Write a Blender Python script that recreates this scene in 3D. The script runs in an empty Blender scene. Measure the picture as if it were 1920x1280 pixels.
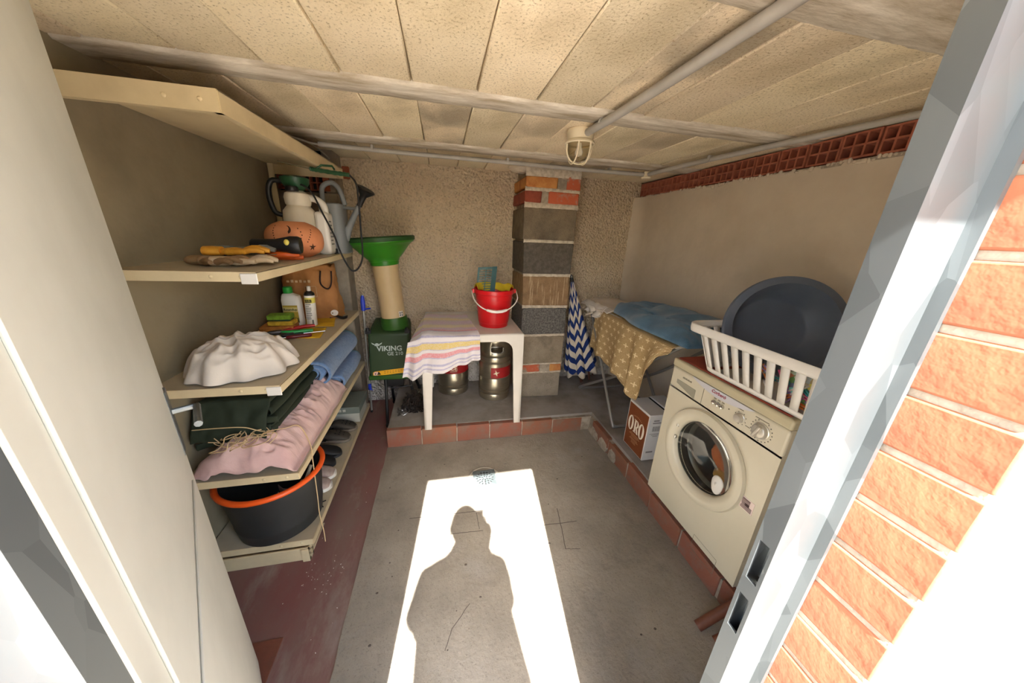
import bpy, bmesh, math, random
from mathutils import Vector, Matrix, Euler, noise

C = bpy.context.scene.collection
SC = bpy.context.scene
PI = math.pi
V3 = Vector

# ------------------------------------------------------------------ camera
def set_camera():
    pitch, yaw, roll = [math.radians(a) for a in (18.66, 12.86, 2.56)]
    f = V3((math.sin(yaw) * math.cos(pitch), math.cos(yaw) * math.cos(pitch), -math.sin(pitch)))
    r = V3((math.cos(yaw), -math.sin(yaw), 0))
    u = r.cross(f)
    c, s = math.cos(roll), math.sin(roll)
    r2 = c * r + s * u
    u2 = -s * r + c * u
    cam = bpy.data.objects.new('camera', bpy.data.cameras.new('camera'))
    C.objects.link(cam)
    m = Matrix.Identity(4)
    for i in range(3):
        m[i][0], m[i][1], m[i][2] = r2[i], u2[i], -f[i]
    m[2][3] = 1.55
    cam.matrix_world = m
    cam.data.sensor_width = 36
    cam.data.lens = 590 / 1920 * 36
    cam.data.clip_start = 0.02
    SC.camera = cam
set_camera()

# ------------------------------------------------------------------ light
SUN_DIR = V3((0.11, 1.0, -1.05)).normalized()
w = bpy.data.worlds.new('sky')
SC.world = w
w.use_nodes = True
nt = w.node_tree
nt.nodes.clear()
sky = nt.nodes.new('ShaderNodeTexSky')
sky.sky_type = 'NISHITA'
sky.sun_disc = False
sky.sun_elevation = math.asin(-SUN_DIR.z)
sky.sun_rotation = math.radians(186)
sky.dust_density = 2.0
bg = nt.nodes.new('ShaderNodeBackground')
bg.inputs['Strength'].default_value = 0.25
wo = nt.nodes.new('ShaderNodeOutputWorld')
nt.links.new(sky.outputs[0], bg.inputs[0])
nt.links.new(bg.outputs[0], wo.inputs[0])
sun = bpy.data.objects.new('sun', bpy.data.lights.new('sun', 'SUN'))
sun.data.energy = 9.0
sun.data.angle = math.radians(0.53)
sun.data.color = (1.0, 0.97, 0.94)
sun.rotation_euler = SUN_DIR.to_track_quat('-Z', 'Y').to_euler()
sun.location = (-1, -4, 5)
C.objects.link(sun)
SC.view_settings.view_transform = 'Standard'
SC.view_settings.look = 'None'
SC.view_settings.gamma = 1
SC.view_settings.use_curve_mapping = False
SC.view_settings.exposure = 2.75
SC.cycles.max_bounces = 10
SC.cycles.diffuse_bounces = 8
SC.cycles.sample_clamp_indirect = 6

# ------------------------------------------------------------------ materials
def lin(c):
    out = []
    for x in c[:3]:
        x = x / 255.0
        out.append(x / 12.92 if x <= 0.04045 else ((x + 0.055) / 1.055) ** 2.4)
    return (out[0], out[1], out[2], 1.0)

class NT:
    """small node-expression helper"""
    def __init__(s, name):
        s.m = bpy.data.materials.new(name)
        s.m.use_nodes = True
        s.t = s.m.node_tree
        s.b = s.t.nodes['Principled BSDF']
        s.tc = s.t.nodes.new('ShaderNodeTexCoord')
    def n(s, typ, ins=None, **kw):
        nd = s.t.nodes.new(typ)
        for k, v in kw.items():
            setattr(nd, k, v)
        for k, v in (ins or {}).items():
            s.put(nd.inputs[k], v)
        return nd
    def put(s, sock, v):
        if hasattr(v, 'is_output') or isinstance(v, bpy.types.NodeSocket):
            s.t.links.new(v, sock)
        else:
            sock.default_value = v
    def math(s, op, a, b=0.0, c=0.0):
        nd = s.t.nodes.new('ShaderNodeMath')
        nd.operation = op
        s.put(nd.inputs[0], a); s.put(nd.inputs[1], b); s.put(nd.inputs[2], c)
        return nd.outputs[0]
    def mix(s, fac, a, b):
        nd = s.t.nodes.new('ShaderNodeMix')
        nd.data_type = 'RGBA'
        s.put(nd.inputs[0], fac); s.put(nd.inputs[6], a); s.put(nd.inputs[7], b)
        return nd.outputs[2]
    def ramp(s, fac, stops, const=False):
        nd = s.t.nodes.new('ShaderNodeValToRGB')
        cr = nd.color_ramp
        if const:
            cr.interpolation = 'CONSTANT'
        while len(cr.elements) > 1:
            cr.elements.remove(cr.elements[-1])
        for i, (p, c) in enumerate(stops):
            e = cr.elements[0] if i == 0 else cr.elements.new(p)
            e.position = p
            e.color = c if len(c) == 4 else tuple(c) + (1,)
        s.put(nd.inputs[0], fac)
        return nd.outputs[0]
    def step(s, x, lo, hi):
        nd = s.t.nodes.new('ShaderNodeMapRange')
        s.put(nd.inputs[0], x); nd.inputs[1].default_value = lo; nd.inputs[2].default_value = hi
        return nd.outputs[0]
    def coord(s, kind='Object', scale=None):
        o = s.tc.outputs[kind]
        if scale:
            mp = s.n('ShaderNodeMapping', {'Vector': o, 'Scale': scale})
            o = mp.outputs[0]
        return o
    def noise(s, scale, detail=4, rough=.55, vec=None, kind='Object', stretch=None):
        nd = s.n('ShaderNodeTexNoise', {'Scale': scale, 'Detail': detail, 'Roughness': rough,
                                        'Vector': vec if vec is not None else s.coord(kind, stretch)})
        return nd.outputs[0]
    def voronoi(s, scale, feature='F1', vec=None, out=0, stretch=None, rnd=1.0):
        nd = s.n('ShaderNodeTexVoronoi', {'Scale': scale, 'Randomness': rnd, 'Vector': vec if vec is not None else s.coord('Object', stretch)}, feature=feature)
        return nd.outputs[out]
    def rand(s):
        return s.n('ShaderNodeObjectInfo').outputs['Random']
    def vary(s, col, amount, hue=0.0):
        r = s.rand()
        val = s.math('MULTIPLY_ADD', r, amount, 1 - amount / 2)
        ins = {'Color': col, 'Value': val}
        if hue:
            r2 = s.math('FRACT', s.math('MULTIPLY', r, 17.3))
            ins['Hue'] = s.math('MULTIPLY_ADD', r2, hue, .5 - hue / 2)
        return s.n('ShaderNodeHueSaturation', ins).outputs[0]
    def bump(s, h, strength, dist=.01, prev=None):
        ins = {'Height': h, 'Strength': strength, 'Distance': dist}
        if prev is not None:
            ins['Normal'] = prev
        return s.n('ShaderNodeBump', ins).outputs[0]
    def fin(s, col, rough=.6, metal=0.0, nrm=None, spec=.5, **kw):
        s.put(s.b.inputs['Base Color'], col)
        s.put(s.b.inputs['Roughness'], rough)
        s.put(s.b.inputs['Metallic'], metal)
        s.put(s.b.inputs['Specular IOR Level'], spec)
        if nrm is not None:
            s.put(s.b.inputs['Normal'], nrm)
        for k, v in kw.items():
            s.put(s.b.inputs[k.replace('_', ' ')], v)
        return s.m

def mat(name, col, col2=None, vs=8, vlo=.4, vhi=.65, rough=.6, metal=0, bump=0, bs=90, bd=.004, rnd=0, hue=0, spec=.4, stretch=None, **kw):
    k = NT(name)
    c = lin(col)
    if col2:
        f = k.step(k.noise(vs, 5, .6, stretch=stretch), vlo, vhi)
        c = k.mix(f, c, lin(col2))
    if rnd or hue:
        c = k.vary(c, rnd, hue)
    nr = k.bump(k.noise(bs, 3, stretch=stretch), bump, bd) if bump else None
    return k.fin(c, rough, metal, nr, spec, **kw)

def glassy(k, tint, nrm=None, base=.06):
    """thin clear pane: see-through with a fresnel sheen"""
    tr = k.n('ShaderNodeBsdfTransparent', {'Color': lin(tint)})
    gl = k.n('ShaderNodeBsdfGlossy', {'Roughness': .05})
    fr = k.n('ShaderNodeFresnel', {'IOR': 1.18})
    if nrm is not None:
        k.put(gl.inputs['Normal'], nrm); k.put(fr.inputs['Normal'], nrm)
    ms = k.n('ShaderNodeMixShader', {0: k.math('ADD', fr.outputs[0], base), 1: tr.outputs[0], 2: gl.outputs[0]})
    out = [n for n in k.t.nodes if n.type == 'OUTPUT_MATERIAL'][0]
    k.t.links.new(ms.outputs[0], out.inputs[0])
    return k.m

# ------------------------------------------------------------------ mesh helpers
WORLD = {}

class MB:
    def __init__(s):
        s.v = []; s.f = []
    def add(s, vs, fs):
        o = len(s.v)
        s.v += [V3(p) for p in vs]
        s.f += [tuple(i + o for i in f) for f in fs]
        return s
    def box(s, x0, x1, y0, y1, z0, z1):
        return s.add([(x0, y0, z0), (x1, y0, z0), (x1, y1, z0), (x0, y1, z0), (x0, y0, z1), (x1, y0, z1), (x1, y1, z1), (x0, y1, z1)],
                     [(0, 3, 2, 1), (4, 5, 6, 7), (0, 1, 5, 4), (1, 2, 6, 5), (2, 3, 7, 6), (3, 0, 4, 7)])
    def bx(s, c, d, rot=None):
        a = len(s.v)
        s.box(-d[0] / 2, d[0] / 2, -d[1] / 2, d[1] / 2, -d[2] / 2, d[2] / 2)
        m = Euler(rot).to_matrix() if rot else Matrix.Identity(3)
        for i in range(a, len(s.v)):
            s.v[i] = m @ s.v[i] + V3(c)
        return s
    def tube(s, pts, r, n=8, closed=False, caps=True):
        pts = [V3(p) for p in pts]
        N = len(pts)
        rr = r if isinstance(r, (list, tuple)) else [r] * N
        up = None
        vs = []
        for i, p in enumerate(pts):
            if closed:
                d = pts[(i + 1) % N] - pts[i - 1]
            else:
                d = pts[min(i + 1, N - 1)] - pts[max(i - 1, 0)]
            if d.length < 1e-9:
                d = V3((0, 0, 1))
            d.normalize()
            if up is None:
                up = V3((0, 0, 1)) if abs(d.z) < .9 else V3((1, 0, 0))
            a = d.cross(up)
            if a.length < 1e-6:
                a = d.orthogonal()
            a.normalize()
            b = a.cross(d).normalized()
            up = b
            for k in range(n):
                t = 2 * PI * k / n
                vs.append(p + (a * math.cos(t) + b * math.sin(t)) * rr[i])
        fs = []
        for i in range(N if closed else N - 1):
            j = (i + 1) % N
            for k in range(n):
                l = (k + 1) % n
                fs.append((i * n + k, i * n + l, j * n + l, j * n + k))
        if caps and not closed:
            fs.append(tuple(range(n - 1, -1, -1)))
            fs.append(tuple((N - 1) * n + k for k in range(n)))
        return s.add(vs, fs)
    def cyl(s, a, b, r0, r1=None, n=24):
        return s.tube([a, b], [r0, r0 if r1 is None else r1], n)
    def lathe(s, prof, c=(0, 0, 0), n=32, axis=None, sx=1, sy=1, fn=None):
        """prof: (r, z) list"""
        vs = []
        q = V3((0, 0, 1)).rotation_difference(V3(axis).normalized()).to_matrix() if axis is not None else Matrix.Identity(3)
        for (r, z) in prof:
            for k in range(n):
                t = 2 * PI * k / n
                rr = r * (fn(t, z) if fn else 1)
                vs.append(q @ V3((rr * math.cos(t) * sx, rr * math.sin(t) * sy, z)) + V3(c))
        fs = []
        for i in range(len(prof) - 1):
            for k in range(n):
                l = (k + 1) % n
                fs.append((i * n + k, i * n + l, (i + 1) * n + l, (i + 1) * n + k))
        if prof[0][0] > 1e-6:
            fs.append(tuple(range(n - 1, -1, -1)))
        if prof[-1][0] > 1e-6:
            fs.append(tuple((len(prof) - 1) * n + k for k in range(n)))
        return s.add(vs, fs)
    def lathe_open(s, prof, **kw):
        a = len(s.f)
        s.lathe(prof, **kw)
        n = kw.get('n', 32)
        s.f = s.f[:a] + [f for f in s.f[a:] if len(f) == 4 or len(f) != n]
        return s
    def ball(s, c, r, n=16, m=10, fn=None):
        r = r if isinstance(r, (list, tuple)) else (r, r, r)
        vs = []; fs = []
        for i in range(m + 1):
            p = PI * i / m
            for k in range(n):
                t = 2 * PI * k / n
                d = V3((math.sin(p) * math.cos(t), math.sin(p) * math.sin(t), -math.cos(p)))
                q = fn(d) if fn else 1
                vs.append((c[0] + d.x * r[0] * q, c[1] + d.y * r[1] * q, c[2] + d.z * r[2] * q))
        for i in range(m):
            for k in range(n):
                l = (k + 1) % n
                fs.append((i * n + k, i * n + l, (i + 1) * n + l, (i + 1) * n + k))
        return s.add(vs, fs)
    def prism(s, poly, t, org, ex, ey):
        """poly in (ex, ey) plane, extruded by t along ex x ey"""
        ex = V3(ex); ey = V3(ey); ez = ex.cross(ey).normalized() * t
        n = len(poly)
        vs = [V3(org) + ex * a + ey * b for a, b in poly]
        vs += [p + ez for p in vs]
        fs = [tuple(range(n - 1, -1, -1)), tuple(range(n, 2 * n))]
        fs += [(i, (i + 1) % n, n + (i + 1) % n, n + i) for i in range(n)]
        return s.add(vs, fs)
    def grid(s, fn, nu, nv, cu=False):
        vs = [fn(i / nu if cu else i / (nu - 1), j / (nv - 1)) for j in range(nv) for i in range(nu)]
        fs = []
        for j in range(nv - 1):
            for i in range(nu if cu else nu - 1):
                k = (i + 1) % nu
                fs.append((j * nu + i, j * nu + k, (j + 1) * nu + k, (j + 1) * nu + i))
        return s.add(vs, fs)
    def xf(s, m, start=0):
        for i in range(start, len(s.v)):
            s.v[i] = m @ s.v[i]
        return s
    def build(s, name, material=None, parent=None, smooth=40, bevel=0, seg=2, solid=0, sub=0, local=False, weld=False, off=-1):
        me = bpy.data.meshes.new(name)
        vs = s.v
        if parent is not None and not local:
            inv = WORLD.get(parent.name, Matrix.Identity(4)).inverted()
            vs = [inv @ p for p in vs]
        me.from_pydata([tuple(p) for p in vs], [], s.f)
        bm = bmesh.new()
        bm.from_mesh(me)
        if weld:
            bmesh.ops.remove_doubles(bm, verts=bm.verts, dist=1e-5)
        bmesh.ops.recalc_face_normals(bm, faces=bm.faces)
        bm.to_mesh(me)
        bm.free()
        o = bpy.data.objects.new(name, me)
        C.objects.link(o)
        if material:
            me.materials.append(material)
        if smooth:
            for p in me.polygons:
                p.use_smooth = True
            me.set_sharp_from_angle(angle=math.radians(smooth))
        if parent is not None:
            o.parent = parent
            WORLD[o.name] = WORLD.get(parent.name, Matrix.Identity(4))
        if solid:
            md = o.modifiers.new('solid', 'SOLIDIFY'); md.thickness = solid; md.offset = off
        if sub:
            md = o.modifiers.new('sub', 'SUBSURF'); md.levels = sub; md.render_levels = sub
        if bevel:
            md = o.modifiers.new('bevel', 'BEVEL'); md.width = bevel; md.segments = seg; md.limit_method = 'ANGLE'
            md.angle_limit = math.radians(35); md.harden_normals = False
        return o

def sheet(name, fn, nu, nv, material, parent=None, thick=0, sub=0, off=0, local=False):
    """a cloth-like grid with UVs"""
    o = MB().grid(fn, nu, nv).build(name, material, parent, smooth=80, solid=thick, sub=sub, off=off, local=local)
    me = o.data
    uv = me.uv_layers.new(name='UVMap')
    for l in me.loops:
        k = l.vertex_index
        uv.data[l.index].uv = ((k % nu) / (nu - 1), (k // nu) / (nv - 1))
    return o

def tag(o, label, cat, group=None):
    o['label'] = label
    o['category'] = cat
    if group:
        o['group'] = group
    return o

def thing(name, label, cat, loc=(0, 0, 0), rz=0, group=None):
    o = bpy.data.objects.new(name, None)
    C.objects.link(o)
    o.empty_display_size = .05
    o.location = loc
    o.rotation_euler = (0, 0, rz)
    WORLD[o.name] = Matrix.Translation(V3(loc)) @ Matrix.Rotation(rz, 4, 'Z')
    return tag(o, label, cat, group)

def struct(o):
    o['kind'] = 'structure'
    return o

def dup(root, loc, rot, label, group=None):
    r = root.copy(); C.objects.link(r)
    r.location = loc; r.rotation_euler = rot
    r['label'] = label
    if group:
        r['group'] = group
    for ch in list(root.children):
        c = ch.copy(); C.objects.link(c); c.parent = r
        for g in list(ch.children):
            d = g.copy(); C.objects.link(d); d.parent = c
    return r

def piece(src, parent, loc, rot=(0, 0, 0), material=None, scale=None):
    """a copy of a piece sharing its mesh, as a child of parent"""
    o = src.copy(); C.objects.link(o)
    o.parent = parent
    o.location = loc; o.rotation_euler = rot
    if scale:
        o.scale = scale
    if material:
        o.material_slots[0].link = 'OBJECT'
        o.material_slots[0].material = material
    return o

def lettering(txt, size, org, ex, ey, material, parent, depth=.0006, align='CENTER', bold=0.0, shear=0, spacing=1, name='lettering'):
    cu = bpy.data.curves.new('txt', 'FONT')
    cu.body = txt; cu.size = size; cu.extrude = depth; cu.align_x = align; cu.align_y = 'CENTER'
    cu.offset = bold; cu.shear = shear; cu.space_character = spacing; cu.resolution_u = 3
    t = bpy.data.objects.new('txt', cu)
    C.objects.link(t)
    me = bpy.data.meshes.new_from_object(t.evaluated_get(bpy.context.evaluated_depsgraph_get()))
    bpy.data.objects.remove(t)
    ex = V3(ex).normalized(); ey = V3(ey).normalized(); ez = ex.cross(ey)
    m = Matrix.Identity(4)
    for i in range(3):
        m[i][0], m[i][1], m[i][2], m[i][3] = ex[i], ey[i], ez[i], org[i]
    inv = WORLD.get(parent.name, Matrix.Identity(4)).inverted()
    me.transform(inv @ m)
    me.materials.clear()
    me.materials.append(material)
    o = bpy.data.objects.new(name, me)
    C.objects.link(o)
    o.parent = parent
    return o

def fbm(x, y, z=0, s=1.0):
    return noise.fractal(V3((x * s, y * s, z * s)), 1.0, 2.0, 4)

def ns(x, y, z=0, s=1.0):
    return noise.noise(V3((x * s, y * s, z * s)))

def spline(pts, n=6):
    """Catmull-Rom through pts"""
    P = [V3(p) for p in pts]
    out = []
    for i in range(len(P) - 1):
        p0 = P[max(i - 1, 0)]; p1 = P[i]; p2 = P[i + 1]; p3 = P[min(i + 2, len(P) - 1)]
        for k in range(n):
            t = k / n
            out.append(.5 * ((2 * p1) + (p2 - p0) * t + (2 * p0 - 5 * p1 + 4 * p2 - p3) * t * t + (3 * p1 - p0 - 3 * p2 + p3) * t ** 3))
    out.append(P[-1])
    return out

def lerp(a, b, t):
    return a + (b - a) * t

def interp(xs, ys, x):
    if x <= xs[0]:
        return ys[0]
    for i in range(len(xs) - 1):
        if x <= xs[i + 1]:
            return lerp(ys[i], ys[i + 1], (x - xs[i]) / (xs[i + 1] - xs[i]))
    return ys[-1]

random.seed(7)
R = random.uniform
# ================================================================== SETTING
CEIL = 2.05
XL, XR, YB, YF0, YF1 = -1.10, 1.80, 2.88, 0.125, 0.242
PLAT = 0.15

# ---- materials of the setting
k = NT('floor_concrete')
n1 = k.step(k.noise(2.2, 6, .62), .35, .68)
c = k.mix(n1, lin((128, 121, 108)), lin((158, 150, 136)))
n2 = k.step(k.noise(5.5, 7, .7), .55, .75)
c = k.mix(k.math('MULTIPLY', n2, .55), c, lin((104, 96, 87)))
n3 = k.step(k.noise(1.3, 4, .6), .56, .72)
c = k.mix(k.math('MULTIPLY', n3, .35), c, lin((175, 173, 172)))
sp = k.step(k.noise(150, 2, .5), .60, .70)
c = k.mix(k.math('MULTIPLY', sp, .35), c, lin((88, 80, 72)))
h = k.math('ADD', k.noise(60, 5, .65), k.math('MULTIPLY', k.noise(9, 4), 2.0))
M_FLOOR = k.fin(c, .85, 0, k.bump(h, .5, .006), .25)

k = NT('red_cement')
n1 = k.step(k.noise(3.2, 6, .65, stretch=(1, .45, 1)), .36, .66)
c = k.mix(n1, lin((124, 103, 93)), lin((128, 84, 79)))
n2 = k.step(k.noise(5, 6, .7, stretch=(1, .35, 1)), .52, .70)
c = k.mix(k.math('MULTIPLY', n2, .7), c, lin((148, 138, 127)))
fl = k.step(k.voronoi(55), .055, .03)
fl = k.math('MULTIPLY', fl, k.step(k.noise(2.0, 2), .52, .6))
c = k.mix(fl, c, lin((214, 208, 198)))
M_RED = k.fin(c, .8, 0, k.bump(k.noise(45, 4), .25, .004), .3)

k = NT('stucco_rough')
a = k.noise(52, 5, .62)
b = k.voronoi(60, 'SMOOTH_F1')
h = k.math('ADD', a, k.math('MULTIPLY', b, .8))
z = k.n('ShaderNodeSeparateXYZ', {0: k.coord()}).outputs[2]
c = k.mix(k.step(k.noise(2.5, 4), .4, .7), lin((232, 212, 180)), lin((222, 200, 166)))
pit_shade = k.step(k.noise(70, 5, .68), .53, .68)  # dark specks put the shade of the stucco's hollows into the colour
c = k.mix(k.math('MULTIPLY', pit_shade, .5), c, lin((128, 108, 84)))
low = k.math('MULTIPLY', k.step(z, .75, .45), .75)
c = k.mix(low, c, lin((205, 203, 198)))
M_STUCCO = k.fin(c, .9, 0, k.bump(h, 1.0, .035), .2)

M_PLASTER = mat('wall_plaster', (202, 188, 166), (188, 173, 151), 2.5, .4, .7, .8, bump=.22, bs=7, bd=.03, spec=.25)
M_WALLL = mat('old_plaster', (142, 130, 104), (124, 112, 88), 3, .4, .7, .85, bump=.2, bs=12, bd=.02)
M_PIER = mat('pier_concrete', (150, 140, 124), (118, 108, 94), 6, .4, .7, .9, bump=.4, bs=70)
M_WHITEWALL = mat('exterior_render', (240, 238, 232), (230, 227, 219), 3, .4, .7, .9, bump=.3, bs=60)
M_MORTAR = mat('mortar', (168, 156, 138), (135, 124, 108), 18, .4, .65, .95, bump=.6, bs=60, bd=.006)
M_GROUND = mat('terrace_paving', (198, 188, 174), (184, 172, 158), 3, .4, .7, .9)
M_ROOF = mat('roof_concrete', (150, 146, 138), rough=.9)

k = NT('ceiling_block')
c = k.mix(k.step(k.noise(3.5, 4), .38, .68), lin((232, 217, 186)), lin((218, 201, 166)))
c = k.vary(c, .24, .012)
rr_ = k.math('FRACT', k.math('MULTIPLY', k.rand(), 7.7))
c = k.mix(k.math('MULTIPLY', k.step(rr_, .62, .95), k.step(k.noise(2.6, 4), .42, .62)), c, lin((172, 160, 138)))
gr = k.step(k.noise(1.9, 4), .58, .76)
c = k.mix(k.math('MULTIPLY', gr, .5), c, lin((150, 136, 112)))
sp = k.step(k.noise(120, 4, .7), .55, .70)
c = k.mix(k.math('MULTIPLY', sp, .8), c, lin((124, 100, 66)))
M_CBLOCK = k.fin(c, .95, 0, k.bump(k.math('ADD', k.noise(110, 3), k.math('MULTIPLY', sp, -.8)), .45, .005), .15)

k = NT('ceiling_beam')
n1 = k.step(k.noise(9, 6, .7, stretch=(.35, 2.2, 1)), .38, .66)
c = k.mix(n1, lin((168, 154, 130)), lin((228, 220, 204)))
M_CBEAM = k.fin(c, .9, 0, k.bump(k.noise(40, 5, .7, stretch=(.4, 1.5, 1)), .5, .006), .2)

M_REDBRICK = mat('red_brick', (158, 82, 56), (134, 68, 48), 14, .4, .65, .85, bump=.4, bs=70, rnd=.3, hue=.02)
M_KERB = mat('kerb_brick', (136, 86, 66), (126, 96, 80), 12, .42, .62, .85, bump=.35, bs=70, rnd=.22, hue=.012)
M_HOLLOW = mat('hollow_brick', (168, 100, 76), (146, 84, 64), 15, .4, .65, .85, bump=.25, bs=90, rnd=.18)
M_OUTBRICK = mat('facing_brick', (150, 94, 66), (134, 80, 56), 12, .4, .65, .9, bump=.3, bs=60, rnd=.2)
M_ORANGEBRICK = mat('orange_brick', (196, 138, 76), (170, 104, 58), 12, .4, .65, .85, bump=.4, bs=70)
M_REDBRICK2 = mat('red_brick_stained', (182, 92, 62), (150, 140, 122), 16, .52, .68, .85, bump=.45, bs=60)

def blockmat(name, ca, cb, sc, lo, hi, cc=None, streak=False):
    k = NT(name)
    c = k.mix(k.step(k.noise(sc, 6, .7), lo, hi), lin(ca), lin(cb))
    if cc:
        st = (6, 6, .5) if streak else None
        f = k.step(k.noise(9 if streak else 3, 4, .6, stretch=st), .56, .66)
        c = k.mix(k.math('MULTIPLY', f, .75), c, lin(cc))
    g = k.noise(130, 4, .7)
    c = k.mix(k.math('MULTIPLY', k.step(g, .56, .66), .5), c, lin((60, 54, 46)))
    return k.fin(c, .95, 0, k.bump(g, .8, .006), .15)
M_BLK = [blockmat('grey_block_brown', (128, 114, 94), (104, 94, 80), 7, .4, .65, (92, 82, 70)),
         blockmat('grey_block_dark', (84, 78, 70), (104, 96, 86), 30, .4, .65),
         blockmat('grey_block_stained', (150, 122, 90), (124, 100, 74), 6, .4, .65, (188, 164, 130), True),
         blockmat('grey_block_charcoal', (84, 82, 78), (122, 118, 112), 70, .42, .62),
         blockmat('grey_block_light', (150, 138, 118), (130, 118, 100), 6, .4, .65, (112, 100, 86)),
         blockmat('grey_block_base', (146, 136, 120), (132, 122, 106), 9, .4, .65)]

k = NT('galvanised_steel')
v = k.voronoi(28, out=1, stretch=(1, 1, .45))
g = k.n('ShaderNodeRGBToBW', {0: v}).outputs[0]
c = k.mix(g, lin((92, 97, 98)), lin((124, 130, 131)))
M_GALV = k.fin(c, .42, .75, None, .5)
M_DOOR = mat('door_paint', (206, 206, 196), (194, 194, 184), 3, .4, .7, .5)
M_DARK = mat('painted_dark', (20, 19, 18), rough=.9)  # near-black colour, mostly standing in for shade inside holes and gaps
M_PLATF = mat('plinth_concrete', (146, 140, 132), (120, 112, 102), 4, .4, .66, .9, bump=.35, bs=55)

# ---- outside
ground = struct(MB().box(-6, 6, -8, YF0, -.30, -.02).build('ground', M_GROUND))

# ---- floor: red cement base, concrete slab, plinth
floor = struct(MB().box(XL - .1, XR + .1, YF0, YB + .1, -.2, 0).build('floor', M_RED))
slab = MB()
def slab_edge(y):
    return -.435 + .006 * ns(0, y, 0, 9) + .003 * ns(3, y, 0, 31)
ys = [YF0 + (2.14 - YF0) * i / 60 for i in range(61)]
poly = [(slab_edge(y), y) for y in ys] + [(1.20, 2.14), (1.20, YF0)]
slab.prism(poly, .0045, (0, 0, 0), (1, 0, 0), (0, 1, 0))
slab.build('slab', M_FLOOR, floor, smooth=0)
M_CRACK = mat('crack', (84, 76, 68), rough=.95)
def crack(pts, wd):
    b = MB()
    P = []
    for (x0, y0), (x1, y1) in zip(pts[:-1], pts[1:]):
        for i in range(8):
            t = i / 8
            P.append((lerp(x0, x1, t) + .003 * ns(x0 * 9 + t * 6, y0, 1), lerp(y0, y1, t) + .003 * ns(t * 6, y0 * 9, 4)))
    P.append(pts[-1])
    for (x0, y0), (x1, y1) in zip(P[:-1], P[1:]):
        d = V3((x1 - x0, y1 - y0)).normalized()
        nx, ny = -d.y * wd / 2, d.x * wd / 2
        b.add([(x0 - nx, y0 - ny, .0049), (x1 - nx, y1 - ny, .0049), (x1 + nx, y1 + ny, .0049), (x0 + nx, y0 + ny, .0049)], [(0, 1, 2, 3)])
    b.build('crack', M_CRACK, floor, smooth=0)
for pts, wd in [([(-.22, 1.447), (.19, 1.431), (.2, 1.428)], .004), ([(.0, 1.308), (.18, 1.300)], .004), ([(.29, 1.281), (.72, 1.267)], .004),
                ([(-.003, 1.50), (-.003, 1.413)], .003), ([(.156, 1.422), (.162, 1.31)], .003), ([(.637, 1.37), (.611, 1.208), (.592, 1.116)], .004),
                ([(.592, 1.116), (.67, 1.103)], .003), ([(.295, 1.365), (.29, 1.281)], .003), ([(.445, 1.28), (.445, 1.11)], .002), ([(.33, .875), (.39, .85)], .003),
                ([(.08, .95), (.0, .87), (-.03, .80)], .003)]:
    crack(pts, wd)
M_TILE = mat('clay_floor_tile', (122, 72, 54), (104, 66, 52), 10, .4, .65, .8, bump=.3)
MB().box(-.86, -.655, .55, .965, -.01, .004).build('tile', M_TILE, floor, bevel=.002)

random.seed(3)
b = MB(); b2 = MB()
M_FLAKE = mat('paint_flake', (214, 208, 198), rough=.8)
for i in range(46):
    x, y = (-.60 + R(-.07, .10), 1.19 + R(-.05, .05) + R(-.04, .04)) if i < 30 else (R(-.75, -.46), R(.85, 1.7))
    s_ = R(.0008, .0028)
    b.bx((x, y, .0012), (s_ * 1.6, s_, .0014), (0, 0, R(0, 3)))
for (x, y) in [(-.27, 1.13), (-.29, 1.20), (.02, .93), (.30, 1.98), (.72, 1.60), (-.36, 1.70), (.93, 1.20), (-.02, .80)] + [(R(-.4, 1.1), R(.7, 2.05)) for _ in range(22)]:
    s_ = R(.002, .006)
    b2.ball((x, y, .006), (s_ * 1.3, s_, .0018), 6, 4)
for q_, m_, nm, lb in ((b, M_FLAKE, 'paint_flakes', 'scattered white paint flakes on the red floor by the shelf foot'), (b2, M_CRACK, 'dirt', 'dark crumbs of dirt scattered over the concrete floor')):
    o = tag(q_.build(nm, m_, None, smooth=0), lb, 'litter'); o['kind'] = 'stuff'
# raised plinth, its rough concrete top a little uneven
def plinth():
    b = MB()
    poly = [(-.43, 2.15), (1.22, 2.15), (1.22, YF1), (XR, YF1), (XR, YB), (-.43, YB)]
    b.prism(poly, PLAT - .004, (0, 0, 0), (1, 0, 0), (0, 1, 0))
    return b.build('plinth', M_PLATF, floor, smooth=0)
plinth()
kb = MB().box(-.1275, .1275, -.02, .02, 0, .13).build('brick', M_KERB, floor, bevel=.004, local=True)
xs = [-.437, -.184, .078, .334, .597, .857, 1.118]
first = True
kerb_n = 0
for i in range(6):
    x0, x1 = xs[i] + .004, xs[i + 1] - .004
    o = kb if first else piece(kb, floor, (0, 0, 0))
    first = False
    o.location = ((x0 + x1) / 2, 2.13 + R(-.002, .002), .004 + R(-.002, .002))
    o.rotation_euler = (R(-.015, .015), 0, R(-.006, .006))
    o.scale = ((x1 - x0) / .255, 1, [1.12, 1.10, 1.06, 1.02, .98, .93][i])
y = 2.05
while y > .28:
    o = piece(kb, floor, (1.207 + R(-.004, .004), y - .1275, .0 + R(-.002, .002)), (0, R(-.03, .03), PI / 2 + R(-.012, .012)), scale=(R(.94, .98), 1, R(.92, 1.04)))
    y -= .257
MB().box(-.43, 1.2, 2.118, 2.146, .002, .128).box(1.195, 1.219, YF1, 2.13, .002, .118).build('mortar', M_MORTAR, floor, smooth=0)
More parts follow.
